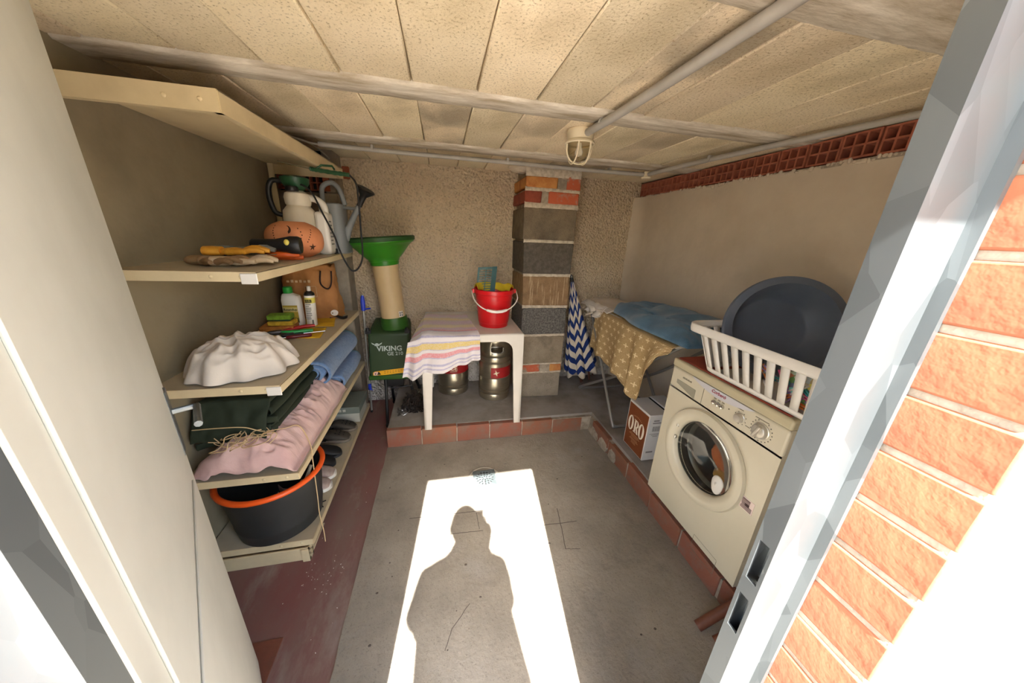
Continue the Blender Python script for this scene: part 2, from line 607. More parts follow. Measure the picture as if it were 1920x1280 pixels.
# mortar smears over the kerb of the plinth
b = MB()
for (x, y, sx, sy) in [(1.188, 2.02, .018, .09), (1.187, 1.86, .016, .07), (1.187, 1.72, .012, .05)]:
    b.ball((x, y, .035), (sx, sy, .05), 12, 8, fn=lambda d: 1 + .3 * ns(d.x * 2 + x, d.y * 2 + y, d.z * 2))
b.build('mortar_smear', M_MORTAR, floor)

# ---- walls
def wall_grid(name, x0, x1, z0, z1, y, mat_, amp):
    def fn(u, v):
        x = lerp(x0, x1, u); z = lerp(z0, z1, v)
        return (x, y - amp * (.5 + .5 * fbm(x, z, 0, 16)) - .012 * ns(x, z, 5, 1.6), z)
    return MB().grid(fn, 260, 200).build(name, mat_, None, smooth=180)
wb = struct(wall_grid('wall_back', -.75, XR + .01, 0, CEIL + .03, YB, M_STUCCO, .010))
MB().box(XL - .15, XR + .2, YB + .02, YB + .14, -.05, CEIL + .05).build('backing', M_MORTAR, wb, smooth=0)
# niche pier at the rear-left corner
MB().box(XL - .1, -.715, 2.70, YB + .01, 0, 1.78).build('pier', M_PIER, wb, bevel=.012)
MB().box(-.80, -.72, 2.70, YB, 1.78, CEIL + .03).build('pier', M_PIER, wb, bevel=.01)

wr = struct(MB().box(1.95, 2.08, YF0, YB + .1, -.05, CEIL + .05).build('wall_right', M_MORTAR))
def pr_fn(u, v):
    y = lerp(YF1 - .02, YB - .0, u)
    ztop = 1.925 + .012 * ns(y, 0, 0, 9) + .008 * ns(y, 3, 0, 27)
    z = v * ztop
    x = XR + .012 * ns(y, z, 2, 1.4) + .004 * ns(y, z, 7, 6)
    d = YB - y
    if d < .14:
        x -= (1 - d / .14) ** 2 * .05
    return (x, y, z)
MB().grid(pr_fn, 90, 60).build('plaster', M_PLASTER, wr, smooth=180)
b = MB()
for i in range(150):
    y = lerp(YF1, YB - .05, i / 149)
    zt = 1.925 + .012 * ns(y, 0, 0, 9) + .008 * ns(y, 3, 0, 27)
    b.ball((1.806 + R(-.004, .006), y, zt + R(-.006, .006)), (R(.006, .012), R(.008, .016), R(.006, .014)), 6, 4)
b.build('torn_edge', M_PLASTER, wr)
MB().box(1.803, 1.95, YF1, YB, 1.915, 1.93).build('mortar', M_MORTAR, wr, smooth=0)

def hollow_brick(parent, wd=.136, ht=.104, dp=.14):
    """clay brick end with 3 x 2 holes, facing -x, origin at its lower front centre; y is its width"""
    b = MB()
    t = .008
    b.box(.13, dp, -wd / 2, wd / 2, 0, ht)
    for i in range(4):
        y = -wd / 2 + t / 2 + (wd - t) * i / 3
        b.box(0, .13, y - t / 2, y + t / 2, 0, ht)
    for i in range(3):
        z = t / 2 + (ht - t) * i / 2
        b.box(.0004, .13, -wd / 2 + .001, wd / 2 - .001, z - t / 2, z + t / 2)
    return b.build('brick', M_HOLLOW, parent, smooth=0, local=True)
hb = hollow_brick(wr)
hb.location = (1.803, 2.80, 1.934)
for i in range(1, 18):
    piece(hb, wr, (1.803 + R(-.003, .003), 2.80 - .1425 * i, 1.934 + R(-.002, .003)), (R(-.012, .012), 0, R(-.012, .012)))

wl = struct(MB().box(XL - .12, XL, YF0, YB + .1, -.05, CEIL + .05).build('wall_left', M_WALLL))
# hollow bricks over the niche pier
for i in range(3):
    o = piece(hb, wb, (-.87 - .1425 * i, 2.705, 1.79), (0, 0, PI / 2))
MB().box(-.805, -.765, 2.69, 2.75, 1.79, 1.90).build('brick', M_REDBRICK, wb, bevel=.004)
MB().box(XL, -.80, 2.75, YB, 1.78, CEIL).build('backing', M_DARK, wb, smooth=0)  # solid infill, the niche's deep shade put into its near-black colour
MB().box(-.715, -.665, 2.858, 2.89, 1.90, 1.985).build('brick', M_REDBRICK, wb, bevel=.006)

# front wall with the doorway
XD0, XD1 = -.29, .41
wf = struct(MB().box(-3.2, XD0 - .19, YF0, YF1, -.05, CEIL + .05).box(XD1 + .19, 4.2, YF0, YF1, -.05, CEIL + .05)
            .box(XD0 - .19, XD1 + .19, YF0, YF1, 1.98, CEIL + .05).build('wall_front', M_WHITEWALL, smooth=0))
fb = MB().box(-.058, .058, -.0575, .0575, -.031, .031).build('brick', M_OUTBRICK, wf, bevel=.003, local=True)
n = 0
for i in range(28):
    z = .035 + i * .0705
    for x in (XD0 - .131, XD1 + .131):
        o = fb if n == 0 else piece(fb, wf, (0, 0, 0))
        n += 1
        o.location = (x + R(-.001, .001), (YF0 + YF1) / 2 + R(-.001, .001), z)
MB().box(XD0 - .185, XD0 - .076, YF0 + .006, YF1 - .006, 0, 1.98).box(XD1 + .076, XD1 + .185, YF0 + .006, YF1 - .006, 0, 1.98).build('mortar', M_MORTAR, wf, smooth=0)

# steel door frame and the leaf that opens inwards
d1 = struct(MB().box(XD0 - .073, XD0, .217, .242, 0, 1.98).box(XD0 - .073, XD1 + .073, .217, .242, 1.93, 1.98)
            .build('door_1', M_GALV, bevel=.001))
b = MB()
holes = [(1.005, 1.075), (1.105, 1.175)]
y0, y1, x0 = .217, .242, XD1
zz = [0] + [q for hh in holes for q in hh] + [1.98]
for i in range(0, len(zz), 2):
    b.box(x0, x0 + .004, y0, y1, zz[i], zz[i + 1])
for a, c_ in holes:
    b.box(x0, x0 + .004, y0, y0 + .005, a, c_).box(x0, x0 + .004, y1 - .005, y1, a, c_)
    b.box(x0 + .028, x0 + .03, y0 + .003, y1 - .003, a - .01, c_ + .01)
b.box(x0 + .004, x0 + .073, y0, y0 + .003, 0, 1.98).box(x0 + .004, x0 + .073, y1 - .003, y1, 0, 1.98)
b.box(x0 + .066, x0 + .073, y0 - .012, y0 + .003, 0, 1.98)
b.build('frame', M_GALV, d1, smooth=0)
th = math.radians(32.6)
LF = .755
def leaf_pt(s, t, z):
    """s along the leaf from the hinge, t out of its face"""
    return (XD0 - s * math.sin(th) - t * math.cos(th), .245 + s * math.cos(th) - t * math.sin(th), z)
def leaf_box(s0, s1, t0, t1, z0, z1):
    b = MB().box(s0, s1, t0, t1, z0, z1)
    b.v = [V3(leaf_pt(p.x, p.y, p.z)) for p in b.v]
    return b
leaf_box(.0, LF, 0, .035, .035, 1.92).build('leaf', M_DOOR, d1, bevel=.002)
leaf_box(.06, LF - .06, -.004, .0, .12, .90).build('panel', M_DOOR, d1, bevel=.003)
leaf_box(.06, LF - .06, -.004, .0, .98, 1.84).build('panel', M_DOOR, d1, bevel=.003)
hd = leaf_box(LF - .07, LF - .03, -.006, 0, .98, 1.16).build('lock_plate', M_GALV, d1, bevel=.002)
MB().tube([leaf_pt(LF - .05, -.006, 1.10), leaf_pt(LF - .05, -.05, 1.10), leaf_pt(LF - .16, -.05, 1.10)], .008, 8).build('handle', M_GALV, hd)
for z in (.25, 1.0, 1.7):
    MB().cyl((XD0 - .004, .250, z), (XD0 - .004, .250, z + .1), .008, n=10).build('hinge', M_GALV, d1)

# ---- ceiling: slab with blocks between concrete joists
ceil = struct(MB().box(XL - .3, XR + .3, -.26, YB + .2, CEIL + .028, CEIL + .16).build('ceiling', M_ROOF, smooth=0))
beams = [(.637, .771), (1.411, 1.545), (2.185, 2.335)]
for (a, c_) in beams:
    def bf(u, v, a=a, c_=c_):
        x = lerp(XL - .1, XR + .06, u)
        t = v * 2 * PI
        e0 = a + .004 * ns(x, a, 0, 14) + .003 * ns(x, a, 4, 45)
        e1 = c_ + .004 * ns(x, c_, 0, 14) + .003 * ns(x, c_, 4, 45)
        P = [(e0, CEIL + .03), (e0, CEIL - .004), (e0 + .008, CEIL - .011), (e1 - .008, CEIL - .011), (e1, CEIL - .004), (e1, CEIL + .03)]
        q = P[int(round(v * 5))]
        return (x, q[0], q[1] + .002 * ns(x, q[0], 2, 20))
    MB().grid(bf, 160, 6).build('beam', M_CBEAM, ceil, smooth=50)
rows = [(.03, .637, -.05, .2317), (.771, 1.411, -.0877, .2317), (1.545, 2.185, -.0805, .2235), (2.335, YB + .02, -.075, .2155)]
cbk = {}
for (a, c_, off, pit) in rows:
    i = math.floor((XL - off) / pit)
    while off + i * pit < XR + .05:
        x0 = off + i * pit
        key = (a,)
        if key not in cbk:
            bb = MB()
            g = 6
            wv, ln = pit - .003, c_ - a - .006
            bb.box(-wv / 2, wv / 2, -ln / 2, ln / 2, 0, .03)
            cbk[key] = bb.build('block', M_CBLOCK, ceil, bevel=.004, seg=1, local=True)
            o = cbk[key]
        else:
            o = piece(cbk[key], ceil, (0, 0, 0))
        o.location = (x0 + pit / 2, (a + c_) / 2, CEIL + R(-.0035, .003))
        o.rotation_euler = (R(-.003, .003), R(-.008, .008), R(-.004, .004))
        i += 1

# ---- block and brick pier standing out from the back wall
YP = 2.47
pil = struct(MB().box(.645, 1.02, YP + .02, YB, PLAT, CEIL + .02).build('trim_1', M_MORTAR, smooth=0))
def rough_block(x0, x1, z0, z1, m, nm, y1=YB):
    d = .004
    def wob(p):
        return V3(p) + V3((R(-d, d), R(-d, d), R(-d, d)))
    b = MB().box(x0, x1, YP, y1, z0, z1)
    b.v = [wob(p) for p in b.v]
    return b.build(nm, m, pil, bevel=.008)
rough_block(.655, 1.028, .151, .390, M_BLK[5], 'block')
rough_block(.650, .830, .400, .470, M_REDBRICK2, 'brick')
rough_block(.920, 1.030, .400, .474, M_ORANGEBRICK, 'brick')
rough_block(.645, 1.030, .480, .735, M_BLK[4], 'block')
rough_block(.640, 1.030, .752, .985, M_BLK[3], 'block')
rough_block(.635, 1.032, 1.006, 1.243, M_BLK[2], 'block')
rough_block(.625, 1.034, 1.262, 1.505, M_BLK[1], 'block')
rough_block(.615, 1.036, 1.522, 1.755, M_BLK[0], 'block')
rough_block(.613, .742, 1.785, 1.868, M_REDBRICK, 'brick')
rough_block(.795, 1.040, 1.785, 1.872, M_REDBRICK2, 'brick')
rough_block(.617, .862, 1.890, 1.966, M_ORANGEBRICK, 'brick')
rough_block(.932, 1.044, 1.885, 1.980, M_REDBRICK2, 'brick')
def mj(x0, x1, z0, z1, y=YP + .004):
    n = 26
    b = MB()
    def fn(u, v):
        x = lerp(x0, x1, u)
        zz = [z0 - .006 * (1 + ns(x, z0, 0, 30)), z0, z1, z1 + .006 * (1 + ns(x, z1, 3, 30))][int(round(v * 3))]
        return (x, y - (.006 * (.5 + ns(x, zz, 1, 40)) if 0 < v < 1 else -.004), zz)
    b.grid(fn, n, 4)
    b.build('mortar', M_MORTAR, pil, smooth=180)
M_MORT2 = mat('mortar_pale', (196, 184, 164), (170, 158, 140), 30, .4, .6, .95, bump=.6, bs=60)
for (x0, x1, z0, z1) in [(.65, 1.03, .389, .402), (.65, 1.03, .470, .482), (.645, 1.03, .735, .752), (.637, 1.03, .985, 1.006), (.63, 1.033, 1.243, 1.262),
                         (.62, 1.035, 1.505, 1.523), (.612, 1.04, 1.755, 1.786), (.612, 1.04, 1.868, 1.889), (.612, 1.042, 1.968, 2.03)]:
    mj(x0, x1, z0, z1)
for o in pil.children:
    if o.name.startswith('mortar') and len(o.data.vertices) == 104:
        o.data.materials.clear(); o.data.materials.append(M_MORT2)
MB().box(.83, .92, YP + .003, YP + .2, .400, .472).box(.742, .795, YP + .003, YP + .2, 1.785, 1.87).box(.862, .932, YP + .003, YP + .2, 1.888, 1.975).build('mortar', M_MORTAR, pil, smooth=0)
# splash of plaster where pier meets ceiling
MB().ball((.60, 2.60, 2.03), (.09, .06, .03), 18, 10, fn=lambda d: 1 + .5 * ns(d.x * 3, d.y * 3, d.z * 3)).build('plaster_splash', M_PLASTER, pil)

# ---- floor drain
k = NT('drain_metal'); M_DRAIN = mat('drain_metal', (118, 128, 128), (96, 104, 104), 25, .4, .6, .5, .6, bump=.2)
dr = thing('floor_drain', 'square grey metal drain grate in a round surround on the concrete floor', 'drain', (.24, 1.683, .0045))
MB().lathe_open([(.112, .0), (.114, .004), (.104, .006), (.098, .002)], c=(.24, 1.683, .0045), n=40).build('surround', M_FLOOR, dr)
gp = MB().box(.165, .315, 1.608, 1.758, .0045, .0105)
grt = gp.build('grate', M_DRAIN, dr, bevel=.002)
b = MB()
for j, (rr, nn) in enumerate([(.052, 16), (.034, 10), (.016, 6)]):
    for i in range(nn):
        a = 2 * PI * i / nn + j * .3
        b.bx((.24 + rr * math.cos(a), 1.683 + rr * math.sin(a), .0106), (.014, .0055, .001), (0, 0, a))
b.build('slots', M_DARK, grt, smooth=0)
ring = MB()
for i in range(40):
    pass
MB().tube([(.24 + .062 * math.cos(2 * PI * i / 32), 1.683 + .062 * math.sin(2 * PI * i / 32), .0105) for i in range(32)], .002, 6, closed=True).build('ring', M_DRAIN, grt)

# ---- conduits and lamp
M_PVC = mat('grey_pvc', (176, 172, 163), (164, 159, 149), 5, .4, .6, .5)
M_CREAM = mat('cream_plastic', (226, 214, 184), rough=.4)
cd = thing('conduit', 'grey conduit pipe along the ceiling to the caged lamp', 'pipe', (.69, .3, 2.02))
MB().tube(spline([(.705, .24, 2.02), (.70, .8, 2.018), (.692, 1.3, 2.016), (.684, 1.60, 2.02)], 4), .0165, 12).build('pipe', M_PVC, cd)
MB().tube([(.69 + .021 * math.cos(a), 1.46, 2.018 + .021 * math.sin(a)) for a in [PI * i / 10 - .3 for i in range(12)]], .004, 6).bx((.69, 1.46, 2.042), (.018, .016, .02)).build('clip', M_PVC, cd)
cd2 = thing('conduit', 'long thin grey conduit running across the ceiling above the back wall', 'pipe', (0, 2.36, 2.015))
MB().tube(spline([(-.70, 2.352, 2.015), (-.2, 2.358, 2.012), (.5, 2.358, 2.014), (1.0, 2.346, 2.01), (1.485, 2.33, 2.012)], 6), .0135, 10).build('pipe', M_PVC, cd2)
MB().tube([(1.49, 2.31, 2.012), (1.53, 1.95, 2.018), (1.60, 1.49, 2.02), (1.70, .9, 2.02), (1.76, .3, 2.02)], .0135, 10).build('pipe', M_PVC, cd2)
MB().lathe([(.03, -.012), (.034, -.006), (.034, .0), (.022, .004), (.022, .035)], c=(1.487, 2.322, 1.995), n=20).build('junction_box', M_CREAM, cd2)
b = MB()
for x in (-.4, .45, 1.2):
    MB().bx((x, 2.354, 2.024), (.016, .034, .028)).build('clip', M_PVC, cd2, smooth=0, bevel=.002)
MB().bx((1.55, 1.8, 2.024), (.034, .016, .028)).build('clip', M_PVC, cd2, smooth=0, bevel=.002)
cb = MB().tube(spline([(-.86, 2.3, 2.035), (-.78, 2.30, 2.02), (-.735, 2.33, 2.012), (-.70, 2.352, 2.013)], 6), .006, 8).tube(spline([(-.80, 2.31, 2.02), (-.77, 2.42, 2.03), (-.76, 2.6, 2.02), (-.74, 2.75, 1.99)], 6), .005, 8)
tag(cb.build('cable', M_PVC), 'thin pale cable looping out of the conduit end above the shelves', 'cable')

lx, ly = .683, 1.685
lp = thing('cage_lamp', 'round cream bulkhead lamp with glass dome and wire cage on ceiling', 'lamp', (lx, ly, CEIL))
MB().lathe([(.062, 0), (.066, -.012), (.062, -.045), (.070, -.05), (.072, -.056), (.0, -.056)], c=(lx, ly, CEIL), n=32).build('housing', M_CREAM, lp)
k = NT('lamp_glass')
M_GLASS = glassy(k, (232, 226, 210), k.bump(k.n('ShaderNodeTexWave', {'Scale': 60.0, 'Vector': k.coord()}).outputs[0], .3, .003))
MB().lathe_open([(.058, -.056), (.059, -.085), (.053, -.112), (.034, -.130), (.012, -.136), (0, -.1365)], c=(lx, ly, CEIL), n=28).build('dome', M_GLASS, lp)
MB().lathe([(.012, -.056), (.012, -.075), (.02, -.095), (.018, -.108), (0, -.115)], c=(lx, ly, CEIL), n=16).build('bulb', mat('bulb_glass', (240, 238, 230), rough=.2), lp)
def ringpts(r, z, n=36):
    return [(lx + r * math.cos(2 * PI * i / n), ly + r * math.sin(2 * PI * i / n), CEIL + z) for i in range(n)]
MB().tube(ringpts(.070, -.060), .0045, 8, closed=True).build('cage_ring', M_CREAM, lp)
def loop(dx):
    pts = []
    for i in range(15):
        a = PI * i / 14
        pts.append((lx + dx, ly + .066 * math.cos(a), CEIL - .060 - .088 * math.sin(a) ** .7))
    return pts
MB().tube(loop(-.03), .0038, 6).build('cage_wire', M_CREAM, lp)
MB().tube(loop(.03), .0038, 6).build('cage_wire', M_CREAM, lp)
cg = MB()
pts = []
for i in range(15):
    a = PI * i / 14
    pts.append((lx + .066 * math.cos(a), ly, CEIL - .060 - .088 * math.sin(a) ** .7))
cg.tube(pts, .0038, 6)
cg.build('cage_wire', M_CREAM, lp)
# ================================================================== SHELVING AND WHAT STANDS ON IT
M_SHELF = mat('shelf_enamel', (214, 196, 156), (200, 182, 144), 6, .45, .7, .5, bump=.05, bs=30)
M_SHELFTOP = mat('shelf_top', (188, 176, 148), (172, 160, 134), 5, .4, .7, .55)
M_BLACK = mat('black_plastic', (24, 24, 25), rough=.45)
M_BLACKR = mat('black_rubber', (30, 30, 31), rough=.7)
M_WHITEP = mat('white_plastic', (218, 214, 204), rough=.4)
M_STEEL = mat('bright_steel', (190, 190, 186), rough=.25, metal=1)
SX0, SX1, SY0, SY1 = -1.095, -.65, 1.31, 2.62
su = thing('shelving_unit', 'beige metal shelving with five folded steel shelves along the left wall', 'shelf', (-.87, 1.96, 0))
ZS = [.11, .505, .938, 1.385, 1.93]
for i, z in enumerate(ZS):
    lip = .034 if i < 4 else .062
    t = .003
    x0 = SX0
    sh = MB().box(x0, SX1, SY0, SY1, z - t, z)
    o = sh.build('shelf', M_SHELF, su, smooth=0)
    o.data.materials.append(M_SHELFTOP)
    for p in o.data.polygons:
        if p.normal.z > .9:
            p.material_index = 1
    # front lip with a returned flange, and end lips
    MB().prism([(SX1, z + .0006), (SX1, z - lip), (SX1 - .022, z - lip), (SX1 - .022, z - lip + t), (SX1 - t, z - lip + t), (SX1 - t, z + .0006)], SY1 - SY0, (0, SY1, 0), (1, 0, 0), (0, 0, 1)).build('lip', M_SHELF, o, smooth=0)
    MB().prism([(SY0 - t, z + .0004), (SY0 - t, z - lip), (SY0 + .02, z - lip), (SY0 + .02, z - lip + t), (SY0, z - lip + t), (SY0, z + .0004)], SX1 - .002 - x0, (x0, 0, 0), (0, 1, 0), (0, 0, 1)).build('lip', M_SHELF, o, smooth=0)
    MB().box(x0, SX1 - .002, SY1, SY1 + t, z - lip, z).build('lip', M_SHELF, o, smooth=0)
    for a in (.05, .14):
        MB().ball((SX1 - a, SY0 - t, z - lip / 2), (.007, .004, .007), 8, 6).build('bolt', M_SHELF, o)
    o['kind'] = 'thing'
    if i in (2, 3):
        MB().box(SX1 - .05, SX1 + .003, SY0 - .008, SY0 - .003, z - .042, z - .004).build('end_cap', M_WHITEP, o, bevel=.004)
# foot made of an upturned tray with a stub of slotted angle
b = MB().box(SX0, -.672, 1.292, 1.30, 0, .074).box(SX0, -.672, 1.30, 1.50, 0, .004)
b.build('foot', M_SHELF, su, bevel=.002)
b = MB()
for (a, c_) in [(0, .018), (.032, .046), (.06, .075)]:
    b.box(-.672, -.668, 1.286, 1.33, a, c_)
b.box(-.672, -.668, 1.286, 1.298, 0, .075).box(-.672, -.668, 1.318, 1.33, 0, .075)
b.box(-.70, -.668, 1.283, 1.287, 0, .075)
b.build('slotted_angle', M_SHELF, su, smooth=0)
for y in (SY0 + .02, SY1 - .03):
    MB().box(SX0 + .0, SX0 + .035, y, y + .003, 0, 1.95).box(SX0, SX0 + .003, y, y + .035, 0, 1.95).build('post', M_SHELF, su, smooth=0)

# ---------------- top-but-one shelf (z 1.385)
z1 = ZS[3]
M_TERRA = mat('terracotta', (214, 142, 98), (200, 126, 84), 6, .4, .65, .75, bump=.1)
lc = V3((-.785, 2.03, z1))
lt = thing('terracotta_lantern', 'round terracotta lantern pierced with a moon and stars on the shelf', 'lantern', lc)
def lprof(zz):
    t = (zz - .092) / .098
    return .136 * max(0, 1 - abs(t) ** 2.6) ** .5
prof = [(.062, 0)] + [(max(lprof(a), .055), a) for a in [.01 + .17 * i / 16 for i in range(17)]] + [(.056, .184), (.050, .182), (.05, .10), (0, .09)]
MB().lathe(prof, c=lc, n=48).build('body', M_TERRA, lt)
def on_lantern(ang, zz, off=.0015):
    r = lprof(zz) + off
    return V3((lc.x + r * math.cos(ang), lc.y + r * math.sin(ang), lc.z + zz))
def decal(poly, ang, zz):
    """dark patch for the shade in an opening: a fan draped over the pot"""
    vs = [on_lantern(ang, zz)]
    for (a, c_) in poly:
        vs.append(on_lantern(ang + a / .135, zz + c_))
    n = len(poly)
    return vs, [(0, i + 1, (i + 1) % n + 1) for i in range(n)]
def star(r, rot=0, n=5, inner=.36):
    return [((r if i % 2 == 0 else r * inner) * math.cos(rot + PI * i / n), (r if i % 2 == 0 else r * inner) * math.sin(rot + PI * i / n)) for i in range(2 * n)]
M_HOLE = mat('lantern_hole_shade', (58, 34, 20), rough=.9)  # flat patches, the lantern's unlit inside put into their dark colour
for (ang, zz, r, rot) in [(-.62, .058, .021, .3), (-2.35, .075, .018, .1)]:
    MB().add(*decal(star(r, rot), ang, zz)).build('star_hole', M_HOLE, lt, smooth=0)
moon = []
for i in range(11):
    a = -1.2 + i * .29
    moon.append((.020 * math.cos(a), .020 * math.sin(a)))
for i in range(9):
    a = 1.5 - i * .3
    moon.append((-.004 + .014 * math.cos(a), .004 + .014 * math.sin(a)))
def fan(poly, ang, zz):
    vs = [on_lantern(ang + a / .135, zz + c_) for a, c_ in poly]
    n = len(vs); fs = []
    for i in range(9):
        fs.append((i, i + 1, n - 2 - i if n - 2 - i > i + 1 else i + 1, n - 1 - i))
    fs = [f for f in fs if len(set(f)) >= 3]
    return vs, [tuple(dict.fromkeys(f)) for f in fs]
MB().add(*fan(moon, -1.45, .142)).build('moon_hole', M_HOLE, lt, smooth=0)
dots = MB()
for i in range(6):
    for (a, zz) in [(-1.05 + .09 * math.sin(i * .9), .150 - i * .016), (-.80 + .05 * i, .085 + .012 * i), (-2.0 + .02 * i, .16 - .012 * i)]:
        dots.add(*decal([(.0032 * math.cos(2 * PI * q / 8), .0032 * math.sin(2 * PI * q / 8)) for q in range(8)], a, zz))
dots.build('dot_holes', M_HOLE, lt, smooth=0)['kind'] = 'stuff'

# pump sprayer
sc_ = V3((-.825, 2.26, z1))
M_CLOUDY = mat('cloudy_plastic', (226, 218, 198), (216, 206, 184), 8, .4, .7, .35, spec=.5)
M_DGREEN = mat('dark_green_plastic', (34, 74, 48), rough=.4)
sp_ = thing('pump_sprayer', 'white pressure sprayer bottle with dark green pump head behind the lantern', 'sprayer', sc_)
MB().lathe([(.075, 0), (.085, .01), (.088, .10), (.089, .2), (.084, .245), (.066, .268), (.060, .275), (.066, .285), (.069, .32), (.062, .342), (.040, .355), (.032, .36), (0, .36)], c=sc_, n=36).build('tank', M_CLOUDY, sp_)
hd = MB().lathe([(.036, .36), (.05, .37), (.072, .40), (.075, .425), (.05, .435), (.02, .44), (0, .44)], c=sc_, n=28).build('pump_head', M_DGREEN, sp_)
MB().tube(spline([sc_ + V3((-.05, -.02, .40)), sc_ + V3((-.11, -.03, .40)), sc_ + V3((-.135, -.03, .33)), sc_ + V3((-.12, -.03, .24)), sc_ + V3((-.085, -.02, .22))], 5), .014, 10).build('grip', M_BLACK, sp_)
MB().lathe([(.03, .36), (.034, .37), (.03, .385)], c=sc_ + V3((.0, -.06, -.01)), n=14).build('valve', M_BLACK, sp_)
# hose and spray lance
hz = [(-.50, 2.15, 1.834), (-.469, 2.15, 1.79), (-.466, 2.15, 1.69), (-.470, 2.15, 1.544), (-.476, 2.15, 1.388), (-.508, 2.15, 1.314), (-.546, 2.15, 1.30), (-.577, 2.155, 1.348), (-.604, 2.16, 1.42), (-.628, 2.17, 1.507), (-.685, 2.19, 1.64), (-.72, 2.20, 1.725), (-.76, 2.21, 1.765), (-.79, 2.22, 1.775)]
MB().tube(spline(hz, 7), .0052, 8).build('hose', M_BLACKR, sp_)
MB().tube(spline([(-.855, 2.15, 1.876), (-.74, 2.15, 1.857), (-.695, 2.15, 1.851)], 4), .0035, 8).build('lance', M_STEEL, sp_)
g = [(-.70, 2.15, 1.851), (-.66, 2.15, 1.846), (-.56, 2.15, 1.838), (-.50, 2.15, 1.834)]
b = MB().tube(spline(g, 6), [.010 + .0022 * (i % 2) for i in range(19)], 12)
b.tube([(-.668, 2.15, 1.853), (-.64, 2.15, 1.872), (-.585, 2.15, 1.872), (-.575, 2.15, 1.855)], .006, 8)
b.build('trigger_grip', M_DGREEN, sp_)

# slim white jug
jc = V3((-.712, 2.275, z1))
jg = thing('jug', 'slim white plastic jug with looped handle between lantern and watering can', 'jug', jc)
def rbox(c, dx, dy, dz, r, n=6, tilt=None):
    pass
b = MB().box(jc.x - .028, jc.x + .045, jc.y - .06, jc.y + .06, z1, z1 + .25)
b.build('body', M_WHITEP, jg, bevel=.02, seg=3)
MB().tube(spline([jc + V3((.022, 0, .24)), jc + V3((.018, 0, .285)), jc + V3((-.02, 0, .318)), jc + V3((-.062, 0, .322)), jc + V3((-.075, 0, .30))], 6), [.02] * 25, 12).build('handle', M_WHITEP, jg)
MB().lathe([(.02, 0), (.02, .025), (0, .025)], c=jc + V3((0, .03, .25)), n=16).build('cap', M_WHITEP, jg)
lm = mat('faint_print', (120, 120, 112), rough=.6)
b = MB()
for i in range(7):
    b.box(jc.x + .0452, jc.x + .0456, jc.y - .035, jc.y + R(.0, .03), z1 + .06 + i * .022, z1 + .068 + i * .022)
b.build('label_print', lm, jg, smooth=0)

# watering can
wc = V3((-.685, 2.44, z1))
M_GREYP = mat('grey_plastic', (122, 126, 128), (112, 116, 118), 5, .4, .7, .45)
wcn = thing('watering_can', 'grey plastic watering can with long spout and black rose', 'watering can', wc)
def canf(u, v):
    t = u * 2 * PI
    zz = v * .31
    rx = lerp(.075, .062, v); ry = lerp(.10, .085, v)
    p = 4
    cx, cy = math.cos(t), math.sin(t)
    q = (abs(cx) ** p + abs(cy) ** p) ** (-1 / p)
    return (wc.x + rx * cx * q, wc.y + ry * cy * q, z1 + zz)
b = MB().grid(canf, 36, 6, cu=True)
b.f.append(tuple(range(35, -1, -1))); b.f.append(tuple(5 * 36 + i for i in range(36)))
b.build('body', M_GREYP, wcn, bevel=.008)
MB().tube(spline([wc + V3((-.06, 0, .30)), wc + V3((-.055, 0, .40)), wc + V3((.0, 0, .435)), wc + V3((.045, 0, .40)), wc + V3((.07, 0, .305))], 6), .015, 10).build('handle', M_GREYP, wcn)
MB().tube([(-.63, 2.42, z1 + .09), (-.60, 2.40, z1 + .16), (-.495, 2.36, z1 + .335)], [.024, .022, .013], 14).build('spout', M_GREYP, wcn)
MB().tube([(-.63, 2.43, z1 + .29), (-.535, 2.37, z1 + .283)], .010, 10).build('brace', M_GREYP, wcn)
ax = V3((.32, -.12, .60)).normalized()
MB().lathe([(.016, 0), (.018, .05), (.022, .07), (.054, .105), (.058, .112), (.052, .118), (0, .122)], c=(-.512, 2.366, z1 + .30), n=24, axis=ax).build('rose', M_BLACK, wcn)

tag(MB().box(-.80, -.665, 2.30, 2.345, z1 + .001, z1 + .035).build('transformer', M_BLACK, None, bevel=.004), 'black box transformer lying at the front of the watering can', 'transformer')

# torch, secateurs, gloves
tb = V3((-.86, 1.74, z1 + .075))
tr = thing('torch', 'fat black torch with round head in front of the lantern', 'torch', tb)
MB().lathe([(.018, 0), (.024, .01), (.026, .10), (.036, .14), (.041, .16), (.041, .19), (.036, .20), (0, .20)], c=tb, n=28, axis=(1, .12, .0)).build('body', M_BLACK, tr)
MB().ball((-.705, 1.722, z1 + .088), (.012, .008, .014), 12, 8).build('lens', mat('yellow_lens', (206, 190, 90), rough=.3), tr)
for i, (x, y, lab) in enumerate([(-.80, 1.69, 0), ]):
    pass
M_ORANGE = mat('orange_plastic', (214, 92, 34), rough=.45)
scs = thing('secateurs', 'orange handled secateurs lying under the black torch', 'secateurs', (-.78, 1.76, z1))
MB().tube(spline([(-.86, 1.80, z1 + .03), (-.80, 1.75, z1 + .03), (-.73, 1.745, z1 + .03), (-.68, 1.77, z1 + .028)], 5), [.010 + .004 * math.sin(PI * i / 15) for i in range(16)], 10).build('handle', M_ORANGE, scs)
MB().tube(spline([(-.86, 1.80, z1 + .014), (-.80, 1.79, z1 + .014), (-.73, 1.80, z1 + .014), (-.68, 1.82, z1 + .014)], 5), [.010 + .003 * math.sin(PI * i / 15) for i in range(16)], 10).build('handle', M_ORANGE, scs)
MB().bx((-.90, 1.81, z1 + .02), (.09, .018, .006), (0, 0, -.3)).build('blade', M_STEEL, scs, bevel=.002)

